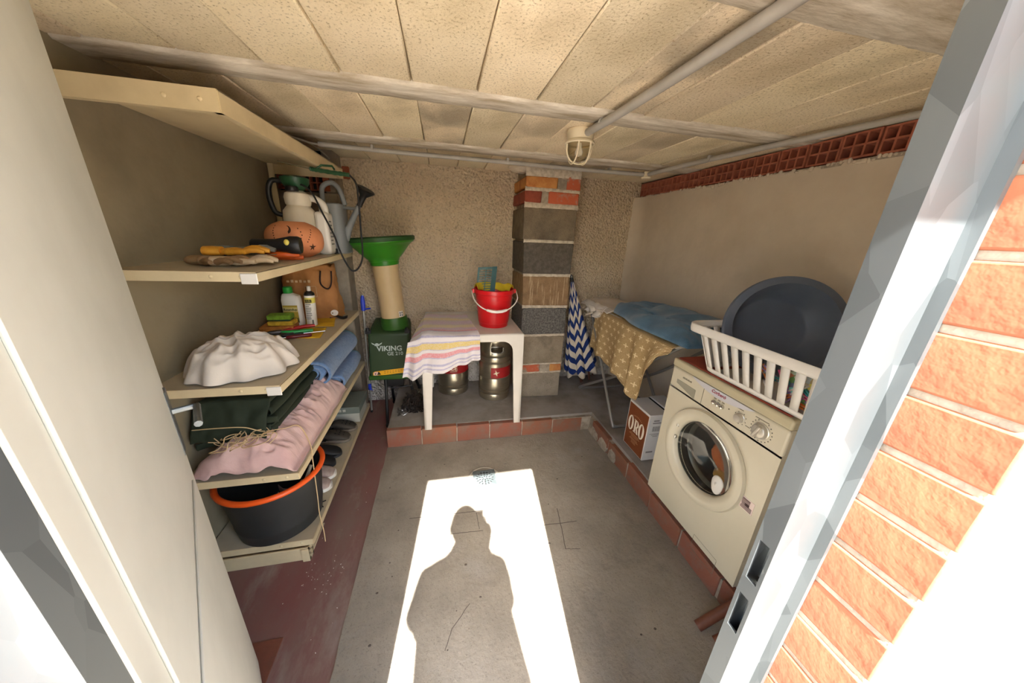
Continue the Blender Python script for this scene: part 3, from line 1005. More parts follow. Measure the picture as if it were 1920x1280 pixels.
def glove(label, m, loc, rz, tilt=0, s=1.0):
    t = thing('work_glove', label, 'glove', loc, rz, 'work gloves piled on the shelf')
    b = MB()
    W = WORLD[t.name]
    def P(x, y, z):
        return W @ V3((x * s, y * s, z * s))
    b.ball((0, 0, 0), (1, 1, 1), 16, 10)
    b.v = [P(p.x * .05 - .01, p.y * .043, .016 + p.z * .015 + .004 * ns(p.x * 2, p.y * 2, loc[0] * 9)) for p in b.v]
    for i, (y, l, a) in enumerate([(-.031, .075, -.16), (-.010, .088, -.03), (.011, .084, .06), (.031, .066, .2)]):
        x0 = .028
        pts = [P(x0 + l * q * math.cos(a), y + l * q * math.sin(a), .016 + .010 * math.sin(q * 3) + .002 * i) for q in (0, .35, .7, 1)]
        b.tube(pts, [.012 * s, .0115 * s, .011 * s, .007 * s], 10)
    b.tube([P(-.02, -.03, .016), P(.01, -.058, .02), P(.045, -.07, .02)], [.014 * s, .0125 * s, .008 * s], 10)
    b.build('hand', m, t, smooth=60)
    c = MB()
    c.lathe([(.040 * s, -.0), (.042 * s, .03 * s), (.040 * s, .055 * s)], n=20, axis=(-1, 0, 0), sx=.45)
    c.v = [W @ (p + V3((-.045 * s, 0, .018 * s))) for p in c.v]
    c.build('cuff', m, t, smooth=60)
    return t
M_YELL = mat('yellow_glove', (222, 160, 52), (200, 138, 40), 20, .4, .6, .6)
M_CREAMG = mat('cream_leather', (212, 192, 160), (196, 172, 138), 20, .4, .6, .8)
M_TAN = mat('tan_leather', (160, 128, 92), (140, 108, 74), 20, .4, .6, .8)
M_GREYG = mat('grey_fabric', (128, 128, 122), (110, 110, 104), 20, .4, .6, .9)
glove('cream leather work glove, lowest at the shelf edge', M_CREAMG, (-.79, 1.52, z1 + .001), .35)
glove('tan work glove lying flat under the cream glove fingers', M_TAN, (-.87, 1.50, z1 + .001), -.3)
glove('yellow rubber work glove on top of the pile', M_YELL, (-.83, 1.56, z1 + .036), .25)
glove('grey fabric work glove behind the yellow one', M_GREYG, (-.85, 1.66, z1 + .034), .15)
pr_ = thing('pruning_saw', 'thin dark pruning saw blade between the gloves', 'saw', (-.78, 1.62, z1 + .034))
MB().bx((-.77, 1.61, z1 + .040), (.12, .022, .003), (0, 0, .1)).build('blade', M_STEEL, pr_, bevel=.001)
MB().tube([(-.83, 1.604, z1 + .042), (-.93, 1.59, z1 + .044)], .012, 10).build('handle', M_BLACK, pr_)

# ---------------- middle shelf (z .938)
z2 = ZS[2]
k = NT('brown_paper'); cc = k.mix(k.step(k.noise(5, 5), .4, .65), lin((176, 124, 74)), lin((150, 102, 60)))
M_PAPER = k.fin(cc, .8, 0, k.bump(k.voronoi(9), .35, .02), .3)
bg_ = thing('paper_bag', 'crumpled brown paper carrier bag with dark handles behind the bottles', 'bag', (-.86, 2.44, z2))
def bagf(u, v):
    t = u * 2 * PI
    p = 5
    cx, cy = math.cos(t), math.sin(t)
    q = (abs(cx) ** p + abs(cy) ** p) ** (-1 / p)
    rx, ry = .165, lerp(.10, .07, v)
    x = -.885 + rx * cx * q * (1 - .04 * v); y = 2.46 + ry * cy * q
    zz = z2 + .365 * v
    a = .012 * ns(x, y, zz, 14) + .010 * ns(x, y, zz, 31)
    if v > .9:
        zz += .02 * ns(t * 2, 0, 3)
    return (x + a * cx - .02 * v, y + a * cy, zz)
MB().grid(bagf, 80, 30, cu=True).build('bag', M_PAPER, bg_, smooth=25, solid=.002)
MB().tube(spline([(-.80, 2.375, z2 + .33), (-.80, 2.345, z2 + .25), (-.76, 2.34, z2 + .215), (-.735, 2.345, z2 + .25), (-.732, 2.37, z2 + .33)], 6), .005, 8).build('handle', mat('dark_cord', (40, 26, 24), rough=.8), bg_)
pm = mat('pale_print', (206, 176, 134), rough=.8)
b = MB()
for i in range(6):
    b.box(-1.0 + i * .025, -.985 + i * .025, 2.350, 2.352, z2 + .255, z2 + .268 + .004 * (i % 2))
for (x0, x1, a, c_) in [(-.90, -.83, .23, .232), (-.90, -.83, .16, .162), (-.90, -.898, .16, .232), (-.832, -.83, .16, .232)]:
    b.box(x0, x1, 2.349, 2.351, z2 + a, z2 + c_)
b.v = [V3((p.x, p.y - .008, p.z)) for p in b.v]
b.build('print', pm, bg_, smooth=0)
tg = MB().prism([(.026 * math.cos(i * .4) * (1 if i < 12 else 1), .022 * math.sin(i * .4)) for i in range(15)], .001, (-.735, 2.33, z2 + .052), (.9, .1, .1), (0, -.3, 1))
tg.build('tag', M_WHITEP, bg_, smooth=0)
MB().cyl((-.747, 2.331, z2 + .05), (-.747, 2.326, z2 + .052), .005, n=10).build('tag_hole', mat('tag_hole_brown', (120, 84, 54)), bg_)
tag(sheet('strap', lambda u, v: (lerp(-.78, -.665, u), 2.36 + .02 * v + .01 * math.sin(u * 5), z2 + .006 + .012 * v + .006 * math.sin(u * 7)), 14, 4, M_BLACKR, None, .004), 'black strap lying along the foot of the paper bag', 'strap')

hbc = V3((-.93, 2.20, z2))
hb_ = thing('herbicide_bottle', 'white bottle with green cap and brown label on the middle shelf', 'bottle', hbc)
def botf(u, v):
    t = u * 2 * PI
    p = 4
    cx, cy = math.cos(t), math.sin(t)
    q = (abs(cx) ** p + abs(cy) ** p) ** (-1 / p)
    zs = [0, .01, .17, .195, .207, .212]
    rs = [.92, 1, 1, .9, .6, .40]
    i = int(round(v * 5))
    return (hbc.x + .052 * cx * q * rs[i] - (.012 if i > 3 else 0), hbc.y + .036 * cy * q * rs[i], z2 + zs[i])
b = MB().grid(botf, 32, 6, cu=True)
b.f.append(tuple(range(31, -1, -1))); b.f.append(tuple(5 * 32 + i for i in range(32)))
b.build('body', M_WHITEP, hb_, smooth=50)
MB().lathe([(.024, 0), (.026, .004), (.025, .035), (.02, .040), (0, .040)], c=hbc + V3((-.012, 0, .212)), n=20, fn=lambda t, z: 1 + .03 * math.cos(t * 10)).build('cap', mat('green_cap', (34, 138, 52), rough=.4), hb_)
M_LAB = mat('olive_label', (178, 152, 52), (150, 128, 50), 12, .4, .6, .6)
lb = MB().box(hbc.x - .040, hbc.x + .040, hbc.y - .0385, hbc.y - .036, z2 + .03, z2 + .14)
lbo = lb.build('label', M_LAB, hb_, smooth=0)
MB().box(hbc.x - .040, hbc.x + .040, hbc.y - .0392, hbc.y - .0384, z2 + .10, z2 + .128).build('label_band', mat('label_cream', (206, 190, 120), rough=.6), lbo, smooth=0)
MB().box(hbc.x - .040, hbc.x + .040, hbc.y - .0392, hbc.y - .0384, z2 + .03, z2 + .062).build('label_band', mat('label_olive', (112, 98, 36), rough=.6), lbo, smooth=0)
lettering('Roundup', .021, (hbc.x, hbc.y - .0395, z2 + .114), (1, 0, 0), (0, 0, 1), M_BLACK, hb_, .0005, bold=.0004)

scc = V3((-.835, 2.20, z2))
sc2 = thing('spray_can', 'white and black aerosol can with white cap standing before the paper bag', 'spray can', scc)
tq = V3((.05, .0, 1))
k = NT('aerosol_print')
g = k.n('ShaderNodeSeparateXYZ', {0: k.coord()}).outputs[2]
cc = k.ramp(k.math('MULTIPLY', g, 4.0), [(0, lin((228, 224, 212))), (.60, lin((222, 206, 90))), (.74, lin((228, 224, 212))), (.79, lin((26, 26, 28)))], True)
M_AERO = k.fin(cc, .4, .0, None, .5)
MB().lathe([(.028, 0), (.030, .004), (.030, .20), (.027, .214), (.014, .225), (.012, .226)], c=scc, n=28, axis=tq).build('can', M_AERO, sc2)
MB().lathe([(.011, .226), (.011, .25), (.008, .256), (0, .256)], c=scc, n=16, axis=tq).build('nozzle', M_WHITEP, sc2)
b = MB()
for i in range(10):
    a = .05 + i * .0115
    b.box(scc.x - .016 + .05 * a, scc.x + R(.0, .016) + .05 * a, scc.y - .0312, scc.y - .0300, z2 + a, z2 + a + .0045)
b.box(scc.x + .004, scc.x + .022, scc.y - .0280, scc.y - .0262, z2 + .016, z2 + .044)
b.build('small_print', lm, sc2, smooth=0)
b = MB()
for i in range(5):
    b.box(scc.x - .016 + i * .0075 + .008, scc.x - .011 + i * .0075 + .008, scc.y - .0314, scc.y - .0300, z2 + .157, z2 + .176)
b.build('print', M_BLACK, sc2, smooth=0)

def sponge(label, col, loc, dims, rz, scour=None):
    t = thing('sponge', label, 'sponge', loc, rz)
    m = mat('sponge_foam', col, tuple(int(x * .85) for x in col), 40, .4, .6, .95, bump=.6, bs=120)
    W = WORLD[t.name]
    b = MB().box(-dims[0] / 2, dims[0] / 2, -dims[1] / 2, dims[1] / 2, 0, dims[2])
    b.v = [W @ p for p in b.v]
    b.build('foam', m, t, bevel=.006, seg=3)
    if scour:
        b = MB().box(-dims[0] / 2, dims[0] / 2, -dims[1] / 2, dims[1] / 2, dims[2], dims[2] + .008)
        b.v = [W @ p for p in b.v]
        b.build('scourer', scour, t, bevel=.003)
    return t
M_SCOUR = mat('scourer_green', (40, 62, 40), rough=.95)
sponge('big orange brown sponge, lowest of the sponge pile', (176, 112, 48), (-.945, 2.03, z2 + .012), (.17, .11, .045), .08)
sponge('yellow kitchen sponge in the middle of the sponge pile', (206, 168, 50), (-.925, 2.03, z2 + .0575), (.13, .08, .025), .05)
sp3 = sponge('bright green sponge with dark underside on top of the sponges', (116, 156, 42), (-.93, 2.03, z2 + .091), (.12, .075, .028), .12)
MB().box(-.985, -.875, 2.0, 2.06, z2 + .083, z2 + .0912).build('scourer', M_SCOUR, sp3, bevel=.003)
M_YCLOTH = mat('yellow_cloth', (222, 178, 40), (206, 160, 34), 14, .4, .6, .85, bump=.2)
def flat(u, v, x0, x1, y0, y1, z, sk=0, a=.002):
    x = lerp(x0, x1, u) + sk * v; y = lerp(y0, y1, v)
    return (x, y, z + a * ns(x, y, z, 22) + a)
tag(sheet('duster', lambda u, v: flat(u, v, -1.0, -.695, 2.16, 2.40, z2 + .0015, -.06), 16, 12, M_YCLOTH, None, .002), 'flat yellow duster on the shelf beside the paper bag', 'cloth')
tag(sheet('duster', lambda u, v: flat(u, v, -.93, -.70, 1.92, 2.13, z2 + .0015, -.03), 16, 12, M_YCLOTH, None, .003), 'folded yellow duster beneath the pliers and screwdrivers', 'cloth')
tag(sheet('duster', lambda u, v: flat(u, v, -1.08, -.95, 1.86, 2.02, z2 + .0015), 10, 10, M_YCLOTH, None, .008), 'thick yellow duster half under the white cloth', 'cloth')

M_REDH = mat('red_handle', (168, 34, 30), rough=.35)
M_GRNH = mat('green_handle', (34, 150, 70), rough=.35)
M_DREDH = mat('dark_red_handle', (104, 26, 30), rough=.35)
M_DSTEEL = mat('dark_steel', (84, 82, 78), rough=.4, metal=.8)
pl = thing('pliers', 'pliers with one red and one green handle on the yellow duster', 'pliers', (-.85, 2.0, z2 + .01))
zz = z2 + .034
MB().tube(spline([(-.905, 1.955, zz), (-.87, 1.985, zz + .004), (-.81, 2.03, zz + .008), (-.765, 2.05, zz + .008)], 5), [.008 + .004 * math.sin(PI * i / 15) for i in range(16)], 10).build('handle', M_REDH, pl)
MB().tube(spline([(-.905, 1.945, zz), (-.86, 1.945, zz - .002), (-.80, 1.972, zz - .004), (-.755, 1.985, zz - .004)], 5), [.008 + .004 * math.sin(PI * i / 15) for i in range(16)], 10).build('handle', M_GRNH, pl)
b = MB().tube([(-.905, 1.955, zz), (-.945, 1.935, zz), (-1.0, 1.915, zz)], [.012, .012, .004], 8).tube([(-.905, 1.947, zz), (-.945, 1.93, zz), (-1.0, 1.912, zz)], [.01, .012, .004], 8)
b.build('jaw', M_DSTEEL, pl)
def screwdriver(label, m, a, c_, shaft, zz):
    a = V3(a); c_ = V3(c_)
    t = thing('screwdriver', label, 'screwdriver', a)
    d = (c_ - a)
    P = [a + d * q for q in (0, .06, .3, .5, .8, .95, 1)]
    MB().tube(P, [.006, .011, .012, .010, .0125, .011, .006], 12).build('handle', m, t)
    e = a - d.normalized() * shaft
    MB().tube([a, e], .0032, 8).build('shaft', M_STEEL, t)
    return t
screwdriver('dark red screwdriver in front of the pliers', M_DREDH, (-.865, 1.90, z2 + .015), (-.75, 1.945, z2 + .015), .10, 0)
screwdriver('black screwdriver with its shaft towards the paper bag', M_BLACK, (-.80, 1.965, z2 + .018), (-.90, 1.925, z2 + .018), .11, 0)
MB()
fl = thing('file_tool', 'long dark hand file lying behind the white cloth', 'file', (-.98, 1.93, z2 + .02))
MB().bx((-.98, 1.925, z2 + .026), (.16, .02, .006), (0, 0, .12)).build('blade', M_DSTEEL, fl, bevel=.001)
MB().tube([(-.905, 1.934, z2 + .026), (-.84, 1.942, z2 + .026)], .009, 8).build('tang', M_DSTEEL, fl)

# crumpled cloths
def crumple(name, c, r, h, m, label, cat, seed, folds=9, power=2.4, rz=0, amp=.30, nu=90, nv=40, ridge=.25):
    """a soft heap of cloth: dome with ridged folds and a wavy hem"""
    def fn(u, v):
        t = u * 2 * PI
        rr = math.sin(min(v * 1.08, 1) * PI / 2)
        hem = 1 + amp * .5 * ns(math.cos(t) * 1.6, math.sin(t) * 1.6, seed) + .06 * math.sin(t * folds + 2 * ns(math.cos(t), math.sin(t), seed))
        x = r[0] * rr * hem * math.cos(t); y = r[1] * rr * hem * math.sin(t)
        zz = h * max(0, 1 - rr ** power) ** .62
        rid = 1 - abs(ns(x * 3 + .6 * y, y * 1.5, seed, 5.5)) * 2
        rid2 = 1 - abs(ns(x * 2, y * 4, seed + 5, 9)) * 2
        zz += h * ridge * (rid * .7 + rid2 * .45) * min(1, (1.02 - rr) * 6) + h * .15 * ns(x, y, seed + 3, 5)
        zz = max(zz, .003 + .010 * abs(ns(t * 3, 0, seed)))
        cs, sn = math.cos(rz), math.sin(rz)
        return (c[0] + x * cs - y * sn, c[1] + x * sn + y * cs, c[2] + zz)
    return tag(MB().grid(fn, nu, nv, cu=True).build(name, m, None, smooth=180, sub=1), label, cat)
M_WCLOTH = mat('white_cotton', (220, 211, 197), (212, 202, 187), 6, .4, .7, .9, bump=.1, bs=200)
crumple('white_cloth', (-.865, 1.50, z2 + .001), (.205, .165), .125, M_WCLOTH, 'crumpled white cloth at the near end of the middle shelf', 'cloth', 3.3, folds=11, amp=.35, rz=.5, ridge=.28)

# ---------------- third shelf (z .505)
z3 = ZS[1]
k = NT('blue_fleece')
f = k.noise(60, 4, .7)
rim = k.n('ShaderNodeLayerWeight', {'Blend': .35}).outputs[1]
cc = k.mix(k.step(f, .35, .65), lin((92, 124, 166)), lin((118, 148, 186)))
M_FLEECE = k.fin(cc, .95, 0, k.bump(k.noise(240, 3), .8, .006), .1, Sheen_Weight=.4)
M_BIND = mat('blanket_binding', (112, 158, 178), (98, 142, 164), 8, .4, .6, .6)
def folded_blanket(label, x0, x1, y0, y1, z0, z1, m, seed, layers=2):
    """folded slab whose folds round over on the +x side and show a spiral at the -y end"""
    t = thing('folded_blanket', label, 'blanket', ((x0 + x1) / 2, (y0 + y1) / 2, z0), 0, 'blue blankets folded on the shelf')
    H = z1 - z0
    def sect(a):
        # outline of section in (x, z), a in 0..1
        q = a * 4
        r = H / 2
        xc = x1 - r
        if a < .3:
            s = a / .3
            return (lerp(x0, xc, s), z1)
        if a < .7:
            an = PI / 2 - (a - .3) / .4 * PI
            return (xc + r * math.cos(an), z0 + r + r * math.sin(an))
        return (lerp(xc, x0, (a - .7) / .3), z0)
    def fn(u, v):
        x, zz = sect(u)
        y = lerp(y0, y1, v)
        w = .010 * ns(x, y, seed, 7)
        e = min(v, 1 - v)
        sh = 1 - .10 * max(0, 1 - e / .06) ** 2
        zc = z0 + H / 2
        return (x + w + .012 * ns(y, zz, seed, 5), y + .008 * ns(x, zz, seed, 9), max(z0 + .001, zc + (zz - zc) * sh + w * .5))
    MB().grid(fn, 40, 40).build('outer_fold', m, t, smooth=180, solid=.014, off=-1)
    # inner layers: tight U folds
    for j in range(layers):
        k_ = (j + 1) / (layers + 1)
        hh = H * (1 - k_) * .85
        zc = z0 + H / 2
        pts = []
        xr = x1 - .018 - .03 * (j + 1)
        for i in range(13):
            an = PI / 2 - PI * i / 12
            pts.append((xr - hh / 2 + hh / 2 * math.cos(an), zc + hh / 2 * math.sin(an)))
        pts = [(x0, pts[0][1])] + pts + [(x0, pts[-1][1])]
        def fi(u, v, pts=pts):
            f_ = u * (len(pts) - 1); i = min(int(f_), len(pts) - 2); q = f_ - i
            return (lerp(pts[i][0], pts[i + 1][0], q), lerp(y0 + .006, y1 - .006, v) + .0015 * ns(u * 5, v, seed, 2), lerp(pts[i][1], pts[i + 1][1], q))
        MB().grid(fi, 45, 6).build('inner_fold', m, t, smooth=180, solid=.018, off=0)
    MB().box(x0, x1 - H * .5, y0 + .035, y1 - .03, z0 + .012, z1 - .02).build('core', m, t, smooth=0)
    def bind(u, v):
        x, zz = sect(.05 + u * .8)
        zc = z0 + H / 2
        return (x + .002 + .012 * ns(y1, zz, seed, 5), y1 + .004 - .03 * v, zc + (zz - zc) * 1.02 + .001)
    MB().grid(bind, 30, 4).build('binding', M_BIND, t, smooth=180)
    return t
folded_blanket('folded blue fleece blanket, lower of the two, binding at its edge', -1.06, -.665, 2.12, 2.60, z3 + .001, z3 + .105, M_FLEECE, 1.5)
folded_blanket('folded blue fleece blanket, upper of the two, its fold facing out', -1.06, -.69, 1.95, 2.60, z3 + .107, z3 + .275, M_FLEECE, 4.2, 2)

M_AWN = mat('green_canvas', (44, 52, 36), (36, 44, 30), 8, .4, .7, .85, bump=.15, bs=160)
aw = thing('folded_awning', 'dark green canvas awning folded in thick layers on the third shelf', 'awning', (-.9, 1.75, z3))
def awn(z0, z1, x0, x1, y0, y1, seed):
    def fn(u, v):
        a = u
        H = z1 - z0
        r = H / 2
        if a < .35:
            p = (lerp(x0, x1 - r, a / .35), z1)
        elif a < .65:
            an = PI / 2 - (a - .35) / .3 * PI
            p = (x1 - r + r * math.cos(an), z0 + r + r * math.sin(an))
        else:
            p = (lerp(x1 - r, x0, (a - .65) / .35), z0)
        y = lerp(y0, y1, v)
        return (p[0] + .012 * ns(y, p[1], seed, 4), y + .012 * ns(p[0], p[1] * 3, seed, 5), p[1] + .006 * ns(p[0], y, seed, 6))
    return MB().grid(fn, 36, 24)
for i, (a, c_, xr, ya, yb) in enumerate([(.085, .13, -.80, 1.45, 2.06), (.128, .17, -.77, 1.43, 2.08), (.168, .215, -.765, 1.44, 2.1), (.213, .262, -.775, 1.45, 2.1), (.26, .30, -.79, 1.46, 2.1)]):
    awn(z3 + a, z3 + c_, -1.05, xr, ya, yb, 2.0 + i).build('layer', M_AWN, aw, smooth=180, solid=.006, off=-1)
# a soft flap over the near end
sheet('flap', lambda u, v: (lerp(-1.06, -.775, u) - .02 * v, 1.46 - .06 * math.sin(v * PI / 2) + .012 * ns(u * 6, v * 3, 2), z3 + .302 - .17 * v + .012 * ns(u * 5, v * 4, 8)), 40, 20, M_AWN, aw, .005)
for i in range(4):
    sheet('fold', lambda u, v, i=i: (lerp(-1.07, -.84 + .03 * i, u), 1.405 + .012 * i + .012 * math.sin(u * 6 + i * 2) + .016 * (v - .5) ** 2, z3 + .09 + .030 * i + .03 * v + .012 * math.sin(u * 5 + i)), 30, 6, M_AWN, aw, .004)

k = NT('pink_cotton'); cc = k.mix(k.step(k.noise(5, 4), .4, .65), lin((218, 186, 176)), lin((208, 170, 163)))
M_PINK = k.fin(cc, .9, 0, k.bump(k.noise(30, 4, stretch=(1, 3, 1)), .25, .01), .2, Sheen_Weight=.2)
def pinkf(u, v):
    # u along y (near to far), v across from back to the shelf edge
    y = lerp(1.318, 2.13, u)
    xr = -.660 + .008 * ns(y, 0, 3, 9)
    x0 = lerp(-1.06, -.90, min(1, u * 2))
    x = lerp(x0, xr, v)
    hgt = interp([0, .025, .07, .25, .5, .8, 1], [.0, .06, .11, .12, .09, .13, .05], u)
    prof = (max(0, 1 - abs(2 * v - .9) ** 2.2)) ** .6
    rid = 1 - 2 * abs(ns(x * 1.2 + y * .5, y * 2.2, 7.7, 7))
    rid2 = 1 - 2 * abs(ns(x * 2.5 - y, y * 3.2, 1.7, 9))
    zz = z3 + .004 + hgt * prof + (.030 * rid + .016 * rid2) * prof + .012 * ns(x, y, 2, 17) * prof
    return (x, y + .02 * ns(x, y, 5, 8), max(z3 + .003, zz))
pk = tag(sheet('pink_cloth', pinkf, 120, 50, M_PINK, None, .004, off=0), 'pale pink cotton sheet bunched along the front of the third shelf', 'sheet')
M_TWINE = mat('cotton_twine', (206, 178, 134), rough=.9)
random.seed(21)
P = [(-1.06, 1.40, z3 + .20), (-.95, 1.385, z3 + .21), (-.86, 1.385, z3 + .205), (-.80, 1.40, z3 + .17), (-.745, 1.46, z3 + .14), (-.70, 1.50, z3 + .12), (-.655, 1.47, z3 + .03), (-.644, 1.44, z3 - .03), (-.640, 1.42, z3 - .12), (-.636, 1.40, z3 - .22), (-.636, 1.385, z3 - .33), (-.625, 1.37, z3 - .41), (-.618, 1.35, z3 - .47)]
b = MB().tube(spline(P, 7), .0022, 6)
for q in range(9):
    cx, cy = -.87 + R(-.08, .09), 1.385 + R(-.04, .04)
    pts = []
    for i in range(14):
        a = i * .52
        rr = .035 + .018 * math.sin(i * 1.3 + q)
        pts.append((cx + rr * 1.4 * math.cos(a + q), cy + rr * .7 * math.sin(a + q), z3 + .150 + .020 * math.sin(i * .7 + q) + .012 * R(-1, 1)))
    b.tube(spline(pts, 4), .002, 5)
tag(b.build('twine', M_TWINE, None), 'tangle of cream twine on the pink cloth, one end trailing off the shelf', 'string')

# ---------------- lowest shelf (z .11)
z4 = ZS[0]
M_BOXG = mat('grey_green_card', (118, 126, 116), (106, 114, 104), 5, .4, .7, .7)
M_BOXL = mat('pale_card', (186, 186, 172), (174, 174, 160), 5, .4, .7, .8)
sb = thing('storage_box', 'low grey green storage box with pale front at the far end of the lowest shelf', 'box', (-.82, 2.42, z4))
MB().box(-.99, -.66, 2.33, 2.56, z4 + .001, z4 + .095).build('body', M_BOXL, sb, bevel=.004)
MB().box(-1.0, -.648, 2.30, 2.57, z4 + .095, z4 + .15).build('lid', M_BOXG, sb, bevel=.004)
MB().box(-.80, -.775, 2.299, 2.3005, z4 + .115, z4 + .135).box(-.765, -.745, 2.299, 2.3005, z4 + .115, z4 + .135).build('print', M_BOXL, sb, smooth=0)

def loft(sections, n=20):
    """sections: list of (x, halfwidth, z0, z1, round) along x"""
    vs = []; fs = []
    for (x, hw, a, c_) in sections:
        for k_ in range(n):
            t = 2 * PI * k_ / n
            cy, cz = math.cos(t), math.sin(t)
            q = (abs(cy) ** 2.6 + abs(cz) ** 2.6) ** (-1 / 2.6)
            vs.append((x, hw * cy * q, (a + c_) / 2 + (c_ - a) / 2 * cz * q))
    m = len(sections)
    for i in range(m - 1):
        for k_ in range(n):
            l = (k_ + 1) % n
            fs.append((i * n + k_, i * n + l, (i + 1) * n + l, (i + 1) * n + k_))
    fs.append(tuple(range(n - 1, -1, -1))); fs.append(tuple((m - 1) * n + i for i in range(n)))
    return vs, fs
def shoe(name, label, cat, loc, rz, m_up, m_sole, m_in, kind, group=None):
    t = thing(name, label, cat, loc, rz, group)
    L = .27
    hwf = lambda s: interp([0, .05, .2, .45, .72, .9, .97, 1], [.018, .030, .036, .038, .048, .042, .028, .010], s)
    so = [(s * L - L, hwf(s) + .003, 0, .022 if kind != 'clog' else .030) for s in [0, .03, .1, .2, .35, .5, .62, .72, .82, .9, .95, .98, 1]]
    MB().add(*loft(so)).build('sole', m_sole, t, smooth=60, local=True)
    z0 = .018
    top = lambda s: interp([0, .1, .3, .45, .55, .75, .9, 1], [.070, .062, .056, .072, .078, .062, .046, .024], s) * (1.05 if kind == 'clog' else 1.0)
    up = [(s * L - L, hwf(s), z0, top(s)) for s in [.42, .46, .52, .6, .7, .8, .88, .94, .975, .995]]
    MB().add(*loft(up)).build('upper', m_up, t, smooth=60, local=True)
    # heel wall: open band
    def hw_(u, v):
        a = lerp(-1.0, 1.0, u)
        s = .44 * abs(a) ** 1.6 + .005
        y = math.copysign(hwf(s), a) * (min(1, abs(a) * 2.2))
        return (s * L - L, y, lerp(z0, interp([0, .1, .3, .45], [.066, .060, .052, .066], s), v))
    MB().grid(hw_, 24, 4).build('heel', m_up, t, smooth=60, solid=.005, local=True)
    MB().add(*loft([(s * L - L, hwf(s) * .86, .02, .031) for s in [.03, .15, .3, .45]])).build('insole', m_in, t, smooth=60, local=True)
    if kind == 'clog':
        b = MB()
        for (s, y) in [(.66, -.018), (.66, .012), (.75, -.022), (.75, .0), (.75, .02), (.84, -.012), (.84, .012)]:
            b.cyl((s * L - L, y, top(s) - .004), (s * L - L, y, top(s) + .0012), .0045, n=8)
        b.build('vent_holes', M_DARK, t, local=True)['kind'] = 'stuff'
        MB().cyl((-.15, -.042, .045), (-.15, -.052, .045), .009, n=12).build('rivet', M_BLACK, t, local=True)
    if kind == 'trainer':
        MB().add(*loft([(s * L - L, hwf(s) + .006, .012, .03) for s in [.78, .86, .93, .98, 1.0]])).build('toe_cap', M_WHITEP, t, smooth=60, local=True)
        b = MB()
        for i in range(4):
            s = .5 + .07 * i
            b.tube([(s * L - L, -.022, top(s) - .004), (s * L - L, 0, top(s) + .004), (s * L - L, .022, top(s) - .004)], .0022, 6)
        b.build('lace', m_in, t, local=True)
    return t
M_CLOG = mat('clog_foam', (70, 64, 56), (62, 56, 49), 12, .4, .6, .7)
M_CLOGS = mat('clog_sole', (122, 112, 98), rough=.8)
M_SHB = mat('black_shoe', (34, 34, 34), (28, 28, 28), 12, .4, .6, .6)
M_SHBS = mat('black_sole', (40, 42, 44), rough=.6)
M_TRN = mat('trainer_mesh', (176, 158, 146), (160, 142, 132), 30, .4, .6, .9)
shoe('clog', 'brown foam clog beside the storage box', 'clog', (-.662, 2.235, z4 + .001), 0, M_CLOG, M_CLOGS, M_CLOG, 'clog', 'pair of brown clogs')
shoe('clog', 'brown foam clog next to the black shoe', 'clog', (-.672, 2.105, z4 + .001), 0, M_CLOG, M_CLOGS, M_CLOG, 'clog', 'pair of brown clogs')
shoe('black_shoe', 'black slip-on shoe beside the brown clog', 'shoe', (-.690, 1.945, z4 + .001), .03, M_SHB, M_SHBS, M_SHB, 'shoe', 'pair of black shoes')
shoe('black_shoe', 'black slip-on shoe next to the white-toed trainer', 'shoe', (-.700, 1.845, z4 + .001), -.03, M_SHB, M_SHBS, M_SHB, 'shoe', 'pair of black shoes')
shoe('trainer', 'beige trainer with white toe cap beside the black shoe', 'trainer', (-.668, 1.745, z4 + .001), .05, M_TRN, M_WHITEP, M_SHB, 'trainer', 'pair of trainers')
shoe('trainer', 'beige trainer with white toe cap nearest the black tub', 'trainer', (-.662, 1.645, z4 + .001), .02, M_TRN, M_WHITEP, M_SHB, 'trainer', 'pair of trainers')
b = MB().tube(spline([(-.715, 1.535, z4 + .003), (-.69, 1.525, z4 + .006), (-.665, 1.50, z4 + .003)], 5), .0028, 6).tube(spline([(-.665, 1.545, z4 + .004), (-.69, 1.52, z4 + .009), (-.705, 1.50, z4 + .004)], 5), .0028, 6)
tag(b.build('cord', M_BLACKR), 'short crossed black laces in front of the trainers', 'cord')

tbc = V3((-.845, 1.475, z4 + .001))
tub = thing('tub', 'large black tub with a bright orange rim on the lowest shelf', 'tub', tbc)
M_TUB = mat('black_tub', (46, 47, 46), (40, 41, 40), 5, .4, .7, .5)
MB().lathe([(.165, 0), (.178, .006), (.185, .06), (.188, .075), (.186, .082), (.200, .20), (.208, .295), (.205, .297), (.196, .2), (.178, .02), (0, .012)], c=tbc, n=56).build('body', M_TUB, tub)
MB().tube([(tbc.x + .214 * math.cos(2 * PI * i / 56), tbc.y + .214 * math.sin(2 * PI * i / 56), tbc.z + .297) for i in range(56)], .0125, 10, closed=True).build('rim', mat('orange_rim', (236, 92, 30), rough=.4), tub)
tag(MB().tube([(-.70, 1.36, z4 + .20), (-.655, 1.44, z4 + .33)], .008, 8).build('stick', mat('grey_wood', (146, 136, 116), (110, 100, 84), 30)), 'short grey stick poking out of the black tub', 'stick')

